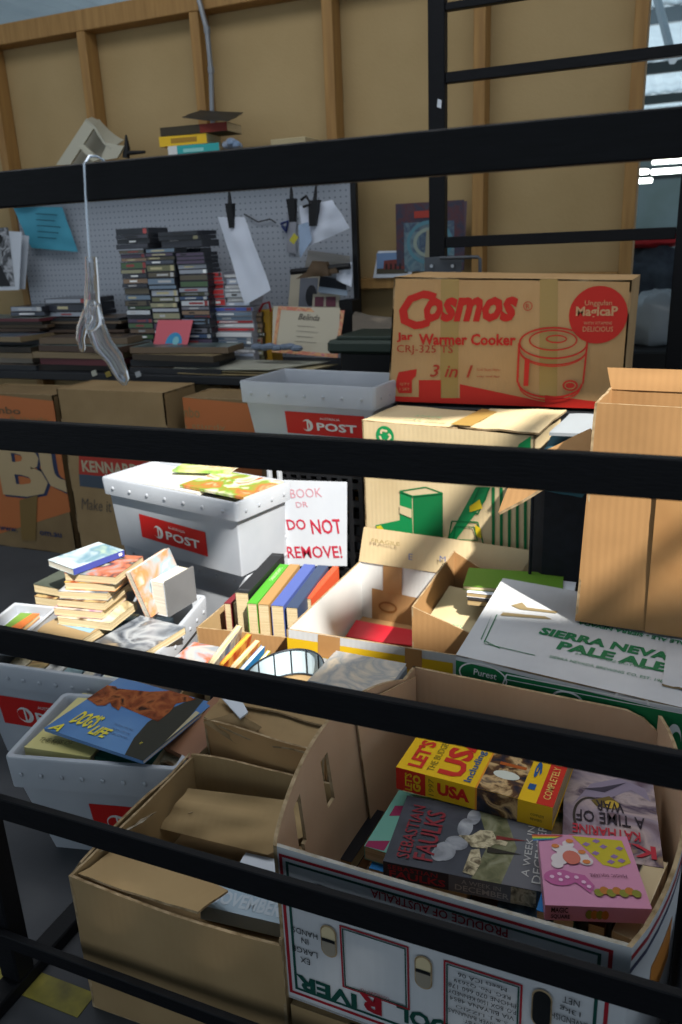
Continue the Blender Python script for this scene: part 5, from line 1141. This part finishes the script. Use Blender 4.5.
def sheets(label, pts, y0, y1, z, c, amp, seed, name='paper_sheet'):
    m = MB(); (x0, x1), (x2, x3) = pts; a, b = Y(x0, 360, y0).x, Y(x1, 360, y0).x; c_, d = Y(x2, 355, y1).x, Y(x3, 355, y1).x
    m.panel(V((a, y0, z)), V((b, y0, z)), V((d, y1, z+.01)), V((c_, y1, z+.01)), .003, c, c, c, 8, 6, amp, seed); tag(m.build(name), label, 'paper', 'paper sheets on the bench front')
z3 = BZ+.006
sheets('buff paper sheet, lowest of the loose sheets at the bench front', ((176, 285), (215, 330)), 2.82, 3.0, z3, mat('buff_sheet', '8a7a58', .7), .003, 1)
sheets('cream paper sheet above the buff one at the bench front', ((182, 292), (230, 338)), 2.83, 3.02, z3+.010, mat('cream_sheet', 'a89a78', .7), .003, 2)
sheets('large white paper sheet on top at the bench front', ((172, 268), (225, 330)), 2.825, 3.01, z3+.022, SHW, .003, 3)
m = MB(); a = Y(275, 350, 2.93); 
for k in range(7): m.ball(a+V((.03*k-.08, .01*math.sin(k*2), .012+.004*math.sin(k*4))), .024, mat('blue_grey_cloth', '6a7688', .8), 1.2, 1, .55, 8, 5)
tag(m.build('cloth_bundle'), 'small blue grey cloth bundle on the white sheet', 'cloth')
for k, (x, y_, c) in enumerate(((95, 374, 'a8a89c'), (109, 375, '8a7a3a'), (139, 375, 'a0a4a8'))):
    m = MB(); a = Y(x, y_, 2.797); m.bbox(a-V((.014, .002, .012)), V((.026, 0, .008)), V((0, .004, 0)), V((-.006, 0, .022)), ink(c), .001); tag(m.build('hanging_tag'), ('white', 'yellow', 'grey')[k]+' paper tag stuck on the bench front edge', 'tag')
# pink card
cdz = Y(170, 346, 2.9); m = MB(); a, b = Y(153, 346, 2.93), Y(187, 346, 2.93); tl, tr_ = Y(158, 320, 2.985), Y(193, 320, 2.985)
m.panel(a, b, tr_, tl, .003, ink('c4606a'), ink('c4606a'), ink('c4606a'), 2, 2); f = Fr(m, a, b-a, (tl-a), .001); cx, cy = f.px(174, 341); 
f.ell(cx, cy-.012, .042, .05, ink('3a86b0'), 1, 16, 0, 3.15); f.ell(cx+.01, cy, .016, .02, ink('7ab0b8'), 2)
tag(m.build('greeting_card'), 'pink card with a blue round motif propped before the disc stacks', 'card')
# ---------------------------------------------------------------- things hung on or leaning at the pegboard
yp = 3.345
def sheet(name, label, cat, pts, y, col, amp=.006, seed=1, y2=None, art=None, grp=None):
    p = [Y(*q, y if k < 2 or y2 is None else y2) for k, q in enumerate(pts)]   # bottom left, bottom right, top right, top left
    m = MB(); m.panel(*p, .001, col, col, col, 8, 10, amp, seed)
    if art: art(Fr(m, p[0]-V((0, amp+.001, 0)), p[1]-p[0], p[3]-p[0], .0008))
    return tag(m.build(name), label, cat, grp)
PW = mat('hanging_white_paper', 'cdd3e0', .7, 'c2c9d8', 4)
sheet('hanging_paper', 'long white paper hanging from a black clip on the pegboard', 'paper', [(246, 305), (271, 290), (244, 217), (217, 217)], 3.0, PW, .012, 2)
sheet('hanging_paper', 'crumpled pale paper in the bulldog clips, right on the pegboard', 'paper', [(304, 248), (350, 228), (333, 200), (300, 206)], 3.17, PW, .02, 5)
BTL = mat('teal_paper', '4a9cb4', .7, '4490a8', 4)
sheet('hanging_paper', 'teal blue handwritten sheet clipped at the pegboard left', 'paper', [(31, 248), (78, 252), (62, 207), (13, 207)], yp-.03, BTL, .01, 7, None, lambda f: [f.rect(f.w*.2, f.h*(.25+.13*k), f.w*(.6+.05*(k % 3)), f.h*(.275+.13*k), ink('1f5464')) for k in range(5)])
sheet('hanging_paper', 'narrow pale slip hanging left of the bulldog clips', 'paper', [(287, 252), (296, 254), (296, 212), (287, 212)], yp-.004, mat('grey_slip', '8f929c', .7), .003, 9)
sheet('hanging_paper', 'small printed slip with a yellow mark under the crumpled paper', 'paper', [(300, 258), (312, 240), (308, 222), (298, 225)], 3.15, mat('blue_slip', '93a6c0', .7), .006, 11, None, lambda f: f.rect(f.w*.3, f.h*.4, f.w*.7, f.h*.6, ink('b0a83a')))
def clip(label, top, bot, w=4, yc=3.16):
    r = thing('spring_clip', label, 'clip', Y(*bot, yc)); m = MB(); a, b = Y(*top, yc+.003), Y(*bot, yc+.003); mid = a.lerp(b, .35)
    d = w*.0036
    m.hexa([b+V((-d*.7, -.008, 0)), b+V((d*.7, -.008, 0)), b+V((d*.7, .008, 0)), b+V((-d*.7, .008, 0)), mid+V((-d, -.016, 0)), mid+V((d, -.016, 0)), mid+V((d, .016, 0)), mid+V((-d, .016, 0))], BLKP); m.build('jaw', r)
    m = MB(); m.tube([mid+V((0, -.004, -.01)), a.lerp(b, .2), a, V((a.x, yc+.003, 1.56)), V((a.x, 3.205, 1.606)), V((a.x, 3.21, 1.611))], [.009, .007, .004, .003, .003, .003], BLKP, 6); m.build('hook', r)
    return r
clip('black spring clip holding the long white paper', (229, 190), (232, 228), 4, 2.99); clip('left black bulldog clip on the pegboard', (291, 186), (293, 222), 5); clip('right black bulldog clip on the pegboard', (316, 186), (313, 226), 6)
m = MB(); m.tube([Y(301, 200, 3.15), Y(306, 196, 3.15), Y(311, 204, 3.15), Y(303, 207, 3.15)], .006, BLKP, 6); tag(m.build('cord_tie'), 'small black cord knotted between the bulldog clips', 'cord')
m = MB(); m.tube([Y(244, 214, yp-.004), Y(258, 222, yp-.006), Y(270, 219, yp-.004), Y(276, 223, yp-.004)], .003, BLKP, 6); m.tube([Y(281, 224, yp-.004), Y(288, 221, yp-.01), Y(286, 232, yp-.01), Y(282, 226, yp-.006)], .006, ink('20306a'), 6)
tag(m.build('cable'), 'thin dark cable with a blue loop on the pegboard', 'cable')
m = MB(); m.panel(Y(14, 208, yp-.05), Y(34, 206, yp-.05), Y(34, 202, yp-.05), Y(14, 204, yp-.05), .012, BLKP, None, None, 2, 2); tag(m.build('spring_clip'), 'black clip holding the teal sheet at the pegboard left', 'clip')
# photographs at the far left
def bw(f): f.rect(f.w*.05, f.h*.06, f.w*.93, f.h*.94, art_mat('monochrome_photo', ['16181a', '3a3c40', 'a8aab0', '24262a', '6a6c72'], 16, .3, 81), 1); f.ell(f.w*.55, f.h*.55, f.w*.2, f.h*.22, ink('8a8c90'), 2); f.ell(f.w*.56, f.h*.78, f.w*.24, f.h*.12, ink('1a1b1e'), 3); f.poly([(f.w*.2, f.h*.06), (f.w*.85, f.h*.06), (f.w*.7, f.h*.38), (f.w*.4, f.h*.38)], ink('1a1b1e'), 2)
sheet('picture_print', 'black and white portrait photo with a white border at the left edge', 'photo', [(-30, 291), (19, 290), (22, 232), (-22, 229)], 3.2, PAPER, 0, 1, 3.22, bw)
sheet('picture_print', 'white bordered photo behind the portrait at the left edge', 'photo', [(-20, 290), (25, 289), (29, 236), (-12, 230)], 3.24, PAPER, 0, 1, 3.26)
# certificate and leaning pictures
CR3 = mat('cream_certificate', 'b3ab98', .5)
def cert(f):
    w, h = f.w, f.h; P_ = art_mat('marbled_border', ['c47a6a', 'b8705a', 'c8a070', 'b86a78'], 40, .5, 91)
    f.frame(0, 0, w, h, w*.05, P_, 1); f.text('Belinda', w*.33, h*.74, w*.32, h*.13, ink('4a4640'), 2, .3, .01)
    for k in range(4): f.rect(w*.33, h*(.6-.11*k), w*(.6+.05*(k % 2)), h*(.612-.11*k), ink('8a8478'), 2)
zc_ = .86
p = [(272, 352), (338, 358), (340, 308), (273, 306)]
sheet('certificate', 'cream certificate with a pink marbled border leaning on the bench', 'certificate', p, 2.98, CR3, 0, 1, 3.04, cert)
sheet('picture_print', 'cream mounted grey portrait behind the certificate', 'photo', [(288, 308), (318, 308), (321, 273), (291, 273)], 3.26, CR3, 0, 1, 3.3, lambda f: (f.rect(f.w*.35, f.h*.0, f.w*.95, f.h*.85, ink('6a6e78')), f.ell(f.w*.75, f.h*.35, f.w*.18, f.h*.3, ink('22242a'), 2)))
sheet('postcard', 'postcard with two small red pictures above the certificate', 'card', [(312, 308), (340, 308), (340, 294), (313, 294)], 3.22, CR3, 0, 1, 3.23, lambda f: (f.rect(f.w*.1, f.h*.1, f.w*.42, f.h*.8, ink('6a3a48')), f.rect(f.w*.5, f.h*.1, f.w*.85, f.h*.8, ink('6a3a48'))))
sheet('postcard', 'dark postcard with a pale lower edge beside the pegboard corner', 'card', [(318, 292), (347, 296), (346, 280), (320, 276)], 3.2, mat('dark_card', '1c2028', .4), 0, 1, 3.22, lambda f: f.rect(0, 0, f.w, f.h*.35, ink('8a98a8')))
sheet('hanging_paper', 'white crumpled label at the right edge of the pegboard', 'paper', [(336, 280), (352, 287), (352, 262), (337, 266)], 3.18, PW, .01, 12)
sheet('envelope', 'pale envelope pinned high beside the pegboard edge', 'paper', [(304, 272), (350, 268), (350, 256), (308, 250)], 3.3, mat('pale_envelope', '8f8c88', .6), .004, 13)
m = MB(); m.tube([Y(291, 272, 3.17), Y(350, 266, 3.17)], .012, BLKP, 8); tag(m.build('black_rod'), 'black rod lying across in front of the pegboard papers', 'rod')
m = MB(); BRW = mat('brown_leather', '5c4a36', .6, '4a3a2a', 12)
m.panel(Y(304, 277, 3.15), Y(329, 276, 3.15), Y(326, 262, 3.15), Y(312, 261, 3.15), .03, BRW, BRW, BRW, 6, 5, .01, 3); m.panel(Y(296, 279, 3.16), Y(338, 273, 3.16), Y(336, 267, 3.16), Y(304, 273, 3.16), .012, BRW, BRW, BRW, 6, 3, .006, 4)
tag(m.build('leather_pouch'), 'small brown leather pouch hung on the black rod', 'pouch')
m = MB(); a, b = Y(263, 352, 3.1), Y(272, 352, 3.1); t_ = Y(263, 310, 3.1); m.bbox((a.x, 3.1, zb_), (b.x-a.x, 0, 0), (0, .1, 0), (0, 0, t_.z-zb_), mat('orange_yellow_cover', 'b88a24', .4), .002); tag(m.build('upright_book'), 'orange yellow book standing beside the certificate', 'book')
m = MB(); m.tube([Y(259, 312, 3.08), Y(263, 304, 3.08), Y(269, 302, 3.08), Y(271, 312, 3.08)], .005, ink('8a1f24'), 6); tag(m.build('scissors_loop'), 'red handled loop above the orange yellow book', 'scissors')  # loop floats free, no hanger is built for it
# black file box at pegboard right and green tub
m = MB(); a, b = Y(340, 340, 3.22), Y(349, 340, 3.22); m.bbox((a.x, 3.22, zb_), (b.x-a.x+.02, 0, 0), (0, .1, 0), (0, 0, .26), BLKP, .003); tag(m.build('file_box'), 'narrow black file standing at the right end of the pegboard', 'file')
gtb = thing('storage_box', 'dark green plastic storage box with a wide lid on the bench end', 'box', (-1.08, 2.98, zb_))
DG = mat('dark_green_plastic', '27332c', .5); a = Y(334, 352, 2.9); zt = Y(334, 337, 2.9).z
m = MB(); m.bbox((a.x+.04, 2.86, zb_), (.36, 0, 0), (0, .26, 0), (0, 0, zt-zb_-.05), BLKP, .01); m.build('box_body', gtb)
m = MB(); m.bbox((a.x, 2.83, zt-.055), (.42, 0, 0), (0, .32, 0), (0, 0, .05), DG, .012); m.bbox((a.x+.03, 2.86, zt-.006), (.36, 0, 0), (0, .26, 0), (0, 0, .014), DG, .005); m.build('lid', gtb)
m = MB(); m.panel(Y(352, 338, 3.1), Y(396, 330, 3.1), Y(392, 318, 3.25), Y(353, 312, 3.25), .01, mat('grey_beige_cloth', '6e665c', .8), None, None, 8, 6, .014, 5); tag(m.build('folded_cloth'), 'grey beige cloth lying behind the green storage box', 'cloth')
m = MB(); a, b, c_, d_ = Y(373, 278, 3.405), Y(411, 278, 3.405), Y(416, 250, 3.43-.02), Y(379, 251, 3.43-.02)
# small photo on the nogging
pz = 1.096
a = Y(373, 278, 3.40); b = Y(411, 277, 3.40); tl = Y(378, 251, 3.408); tr_ = Y(416, 250, 3.408)
m.panel(a, b, tr_, tl, .004, PAPER, PAPER, PAPER, 2, 2); f = Fr(m, a, b-a, tl-a, .001); w, h = f.w, f.h
f.rect(w*.1, h*.14, w*.92, h*.9, ink('6a84a8')); f.rect(w*.1, h*.14, w*.92, h*.34, ink('4a4436'), 2); f.poly([(w*.28, h*.3), (w*.84, h*.3), (w*.84, h*.6), (w*.74, h*.66), (w*.3, h*.62)], ink('6e3430'), 3)
for k in range(4): f.rect(w*(.34+.12*k), h*.3, w*(.39+.12*k), h*.5, ink('2a1c1c'), 4)
tag(m.build('picture_print'), 'small white framed photo of a red building on the wall ledge', 'photo')
def thang(f):
    w, h = f.w, f.h; f.rect(w*.0, 0, w, h, art_mat('festive_print', ['4a2a30', '34384a', '553036', '2f4252'], 16, .5, 95)); f.rect(w*.12, 0, w*.86, h*.72, art_mat('swirl_print', ['4a6a7a', '6a8088', '3a4a62', '7a8a88'], 14, .5, 96), 2)
    f.ring(w*.5, h*.42, w*.34, h*.32, w*.05, ink('54808e'), 3); f.ring(w*.5, h*.42, w*.24, h*.22, w*.05, ink('8a968c'), 3); f.rect(w*.28, h*.78, w*.72, h*.88, ink('a03a30'), 3); f.poly([(w*.42, h*.05), (w*.58, h*.05), (w*.54, h*.6), (w*.46, h*.6)], ink('8c8874'), 4)
sheet('poster', 'blue and maroon patterned poster on the rear wall behind the rack post', 'poster', [(397, 272), (464, 270), (467, 201), (397, 204)], 3.402, mat('poster_paper', '5a4a52', .6), 0, 1, None, thang)
# ---------------------------------------------------------------- rack frame behind the cooker carton
yr = 2.83
rk = thing('steel_rack', 'black steel rack frame with rungs standing behind the rice cooker carton', 'rack', (-.45, yr, 0))
a, b = Y(428, 100, yr), Y(444.5, 100, yr); c_ = Y(679, 200, yr)
m = MB(); m.bbox((a.x, yr, 0), (b.x-a.x, 0, 0), (0, .04, 0), (0, 0, 2.7), BLACK, .003); m.build('post', rk)
m = MB(); m.bbox((c_.x, yr, 0), (.05, 0, 0), (0, .04, 0), (0, 0, 2.7), BLACK, .003); m.build('post', rk)
for (p, q, r_, s_) in (((445, 72), (445, 83), 0, 0), ((445, 237), (445, 248), 0, 0), ((445, 2), (445, 10), 0, 0)):
    z1, z0 = Y(*p, yr).z, Y(*q, yr).z; m = MB(); m.bbox((b.x+.001, yr+.005, z0), (c_.x-b.x-.002, 0, 0), (0, .03, 0), (0, 0, z1-z0), BLACK, .002); m.build('rung', rk)
m = MB(); GM = mat('grey_painted_bracket', '4c5056', .5, metal=.3); p = Y(425, 274, yr-.01); q = Y(462, 256, yr-.01)
m.bbox((p.x, yr-.014, p.z), (q.x-p.x, 0, 0), (0, .006, 0), (0, 0, q.z-p.z), GM, .002)
for x in (432, 453): a = Y(x, 266, yr-.016); m.tube([a, a+V((0, -.008, 0))], .006, mat('bolt_steel', '9a9ea4', .3, metal=.8), 8)
m.tube([Y(440, 258, yr-.025), Y(478, 257, yr-.025), Y(480, 259, yr-.025), Y(480, 276, yr-.025)], .006, GM, 8); m.build('bracket', rk)
m = MB(); f = Fr(m, Y(437, 109, yr-.001), V((.016, 0, 0)), V((0, 0, .03)), .001); f.poly([(0, .006), (.014, 0), (.016, .024), (.003, .03)], PAPER); m.build('sticker', rk)
# ---------------------------------------------------------------- the hall beyond
FARW = mat('grey_sheet_wall', '5a6b70', .7, '50605f', 1); GRB = mat('dark_roof_steel', '1c2628', .6)
m = MB(); m.box((-9, 26, 0), (17, 0, 0), (0, .1, 0), (0, 0, 3.5), FARW); struct('wall_far', m)
m = MB(); m.box((-9, 25.9, 2.55), (17, 0, 0), (0, .1, 0), (0, 0, .16), GRB); tag(m.build('trim_20'), kind='structure')
m = MB(); m.box((-9, 25.85, 3.2), (17, 0, 0), (0, .14, 0), (0, 0, .16), GRB); tag(m.build('trim_21'), kind='structure')
# roof sheets round an unseen opening, outlined to land sun on chosen areas
ROOFM = mat('corrugated_roof_sheet', 'a4b6c0', .6, '94a6b2', 2); RZ = 3.4
HOLE = [(0.190, -0.290), (1.000, -0.340), (1.390, -0.370), (1.530, -0.130), (2.070, -0.040), (2.090, 0.680), (1.790, 0.880), (1.490, 0.880), (1.190, 0.680), (0.270, 0.640)]
m = MB(); outer = [(-9, -5), (8, -5), (8, 26), (-9, 26)]
cx_, cy_ = 1.19, .23
import itertools
def strip(x0, x1, y0, y1):
    n = max(1, int((x1-x0)/.1)); n = min(n, 170)
    P = []
    for i in range(n+1):
        x = x0+(x1-x0)*i/n; P.append(x)
    vs = []
    for i, x in enumerate(P):
        dz = .02 if i % 2 else -.012
        vs += [V((x, y0, RZ+dz)), V((x, y1, RZ+dz))]
    m.mesh(vs, [(2*i, 2*i+1, 2*i+3, 2*i+2) for i in range(n)], ROOFM)
BX0, BX1, BY0, BY1 = -.51, 2.69, -1.02, 1.78
strip(-9, 8, -5, BY0); strip(-9, 8, BY1, 26); strip(-9, BX0, BY0, BY1); strip(BX1, 8, BY0, BY1)
# the framed sheet with the opening
N = len(HOLE); H3 = [V((x, y, RZ)) for x, y in HOLE]
def outp(x, y):
    d = V((x-cx_, y-cy_, 0)); k = min(((BX1-cx_)/d.x if d.x > 0 else (BX0-cx_)/d.x) if abs(d.x) > 1e-6 else 1e9, ((BY1-cy_)/d.y if d.y > 0 else (BY0-cy_)/d.y) if abs(d.y) > 1e-6 else 1e9)
    return V((cx_+d.x*k, cy_+d.y*k, RZ))
ring_in, ring_out = [], []
for i in range(N):
    a, b = HOLE[i], HOLE[(i+1) % N]
    for t_ in range(12):
        x, y = a[0]+(b[0]-a[0])*t_/12, a[1]+(b[1]-a[1])*t_/12; ring_in.append(V((x, y, RZ))); ring_out.append(outp(x, y))
# corners of the frame are covered by four overlapping sheets
K = len(ring_in); m.mesh(ring_in+ring_out, [(i, (i+1) % K, (i+1) % K+K, i+K) for i in range(K)], ROOFM)
m.face([(0.090, 0.020, RZ+.03), (0.850, 0.050, RZ+.03), (0.880, 0.220, RZ+.03), (0.090, 0.240, RZ+.03)], ROOFM)  # added unseen sheet that shades the lower front of the sunlit tub
m.face([(1.310, -0.040, RZ+.035), (1.490, -0.060, RZ+.035), (1.530, 0.740, RZ+.035), (1.480, 0.740, RZ+.035)], ROOFM)  # added unseen sheet that shades the right part of the book carton
for (x0, x1, y0, y1) in ((-.56, .09, -1.07, -.5), (2.19, 2.74, -1.07, -.42), (-.56, .09, .88, 1.83), (2.14, 2.74, 1.28, 1.83)):
    m.face([(x0, y0, RZ+.02), (x1, y0, RZ+.02), (x1, y1, RZ+.02), (x0, y1, RZ+.02)], ROOFM)
struct('ceiling', m)
k = 22
for y in (5.2, 7.6, 10, 13, 16, 19, 22.5):
    m = MB(); m.box((-9, y, RZ-.16), (17, 0, 0), (0, .07, 0), (0, 0, .14), GRB if y > 12 else mat('grey_purlin', '5f6b72', .6)); tag(m.build('trim_%d' % k), kind='structure'); k += 1
# added unseen brace shaped to cast a diagonal shadow, and one over the hall
m = MB(); m.tube([(1.71, -.28, RZ-.05), (2.21, .74, RZ-.05)], .02, GRB, 6); tag(m.build('trim_%d' % k), kind='structure'); k += 1
m = MB(); m.tube([Y(655, -10, 8), Y(673, 60, 7.2)], .035, mat('grey_brace', '9aa6ae', .5), 6); tag(m.build('trim_%d' % k), kind='structure'); k += 1
# strip lights
TUBE = mat('fluorescent_tube', 'f4fbf4', .5, emit=9)
for i, (x0, x1, yp_, yy_, lb) in enumerate(((652, 700, 162, 17.5, 'highest'), (651, 700, 172.5, 19.5, 'second'), (630, 648.5, 173, 19.5, 'short'), (630, 652, 182, 21.5, 'lowest'))):
    a, b = Y(x0, yp_, yy_), Y(x1, yp_, yy_); r = thing('ceiling_light', '%s lit white strip light in the hall beyond the wall end' % lb, 'light', a, 'strip lights in the hall')
    z_ = a.z
    m = MB(); m.bbox((a.x, yy_, z_-.04), (b.x-a.x, 0, 0), (0, .12, 0), (0, 0, .10), TUBE, .02); m.build('diffuser', r)
    m = MB(); m.box((a.x, yy_+.02, z_+.065), (b.x-a.x, 0, 0), (0, .1, 0), (0, 0, .04), GRB); m.build('housing', r)
# things on a table beyond the wall end
tbz = .64
tt = thing('table', 'black table beyond the end of the rear wall', 'table', (.2, 5, 0))
m = MB(); m.bbox((-.75, 4.55, tbz-.3), (2.4, 0, 0), (0, .9, 0), (0, 0, .3), BLKP, .01); m.build('table_top', tt)
for x in (-.7, 1.55):
    for y in (4.6, 5.35): m = MB(); m.bbox((x, y, 0), (.06, 0, 0), (0, .06, 0), (0, 0, tbz-.3), BLKP); m.build('leg', tt)
def heap(name, label, cat, c, r, n, sx, sy, sz, mt, seed):
    rr = random.Random(seed); m = MB(); N1, N2 = 18, 12; vs = []; fs = []; c = V(c)
    for j in range(N2+1):
        th = math.pi*j/N2
        for i in range(N1):
            ph = 6.28319*i/N1; d = V((math.sin(th)*math.cos(ph), math.sin(th)*math.sin(ph), math.cos(th))); k_ = r*(1+n*pnoise(d*2.2+V((seed, 0, 0)))+.4*n*pnoise(d*6+V((0, seed, 0))))
            p = V((d.x*sx, d.y*sy, d.z*sz))*k_; p.z = max(p.z, -r*sz*.7); vs.append(c+p)
    for j in range(N2):
        for i in range(N1): fs.append((j*N1+i, (j+1)*N1+i, (j+1)*N1+(i+1) % N1, j*N1+(i+1) % N1))
    m.mesh(vs, fs, mt, True); return tag(m.build(name), label, cat)
p = Y(657, 308, 4.8); heap('plastic_bag', 'crumpled pale plastic bag on the black table beyond the wall', 'bag', (p.x, 4.85, tbz+.12), .17, .25, 1, .8, 1, mat('pale_plastic_film', '8f979f', .3), 3)
p = Y(650, 280, 5.2); heap('clothes_pile', 'dark blue grey heap of clothes behind the pale bag', 'clothes', (p.x, 5.2, tbz+.22), .26, .3, 1.1, .5, 1.1, mat('dark_blue_cloth', '2b323e', .9, '4a5562', 9), 5)
p = Y(652, 253, 5.25); heap('red_bag', 'red bag lying on top of the dark clothes heap', 'bag', (p.x, 5.22, p.z+.07), .10, .3, 1.5, 1, .55, mat('red_cloth', 'a01c22', .7), 6)
p = Y(680, 288, 4.7); heap('black_bag', 'black bag at the right edge beyond the rear wall', 'bag', (p.x+.16, 4.74, tbz+.3), .19, .35, .8, .8, 1.25, mat('black_cloth', '121317', .8), 8)
m = MB(); a = Y(664, 266, 5.3); m.bbox((a.x+.08, 5.36, tbz+.001), (.4, 0, 0), (0, .08, 0), (0, 0, a.z-tbz), KRAFT_D, .004); tag(m.build('cardboard_carton'), 'brown carton behind the black bag on the far table', 'carton')
# ---------------------------------------------------------------- light
w = bpy.data.worlds.new('world'); sc.world = w; w.use_nodes = True
bg = w.node_tree.nodes['Background']; bg.inputs[0].default_value = (.78, .9, 1, 1); bg.inputs[1].default_value = .80
sd = V((-.513, .43, -.743)).normalized()
l = bpy.data.lights.new('sun', 'SUN'); l.energy = 10; l.angle = math.radians(1.0); l.color = (1, .95, .86)
so = bpy.data.objects.new('sun', l); COL.objects.link(so); so.rotation_euler = sd.to_track_quat('-Z', 'Y').to_euler(); so.location = (3, -3, 6)
def area(name, loc, size, sy, energy, col, rot=(0, 0, 0)):
    l = bpy.data.lights.new(name, 'AREA'); l.shape = 'RECTANGLE'; l.size = size; l.size_y = sy; l.energy = energy; l.color = col
    o = bpy.data.objects.new(name, l); COL.objects.link(o); o.location = loc; o.rotation_euler = rot; return o
area('roof_fill', (-1.2, 1.6, 3.3), 4.0, 1.4, 48, (.95, .97, 1))  # unseen fill added to brighten the rear wall and bench
area('hall_fill', (-.8, 15, .3), 5, 18, 700, (.9, .97, 1), (math.pi, 0, 0))  # unseen upward fill near the floor, added to brighten the hall roof
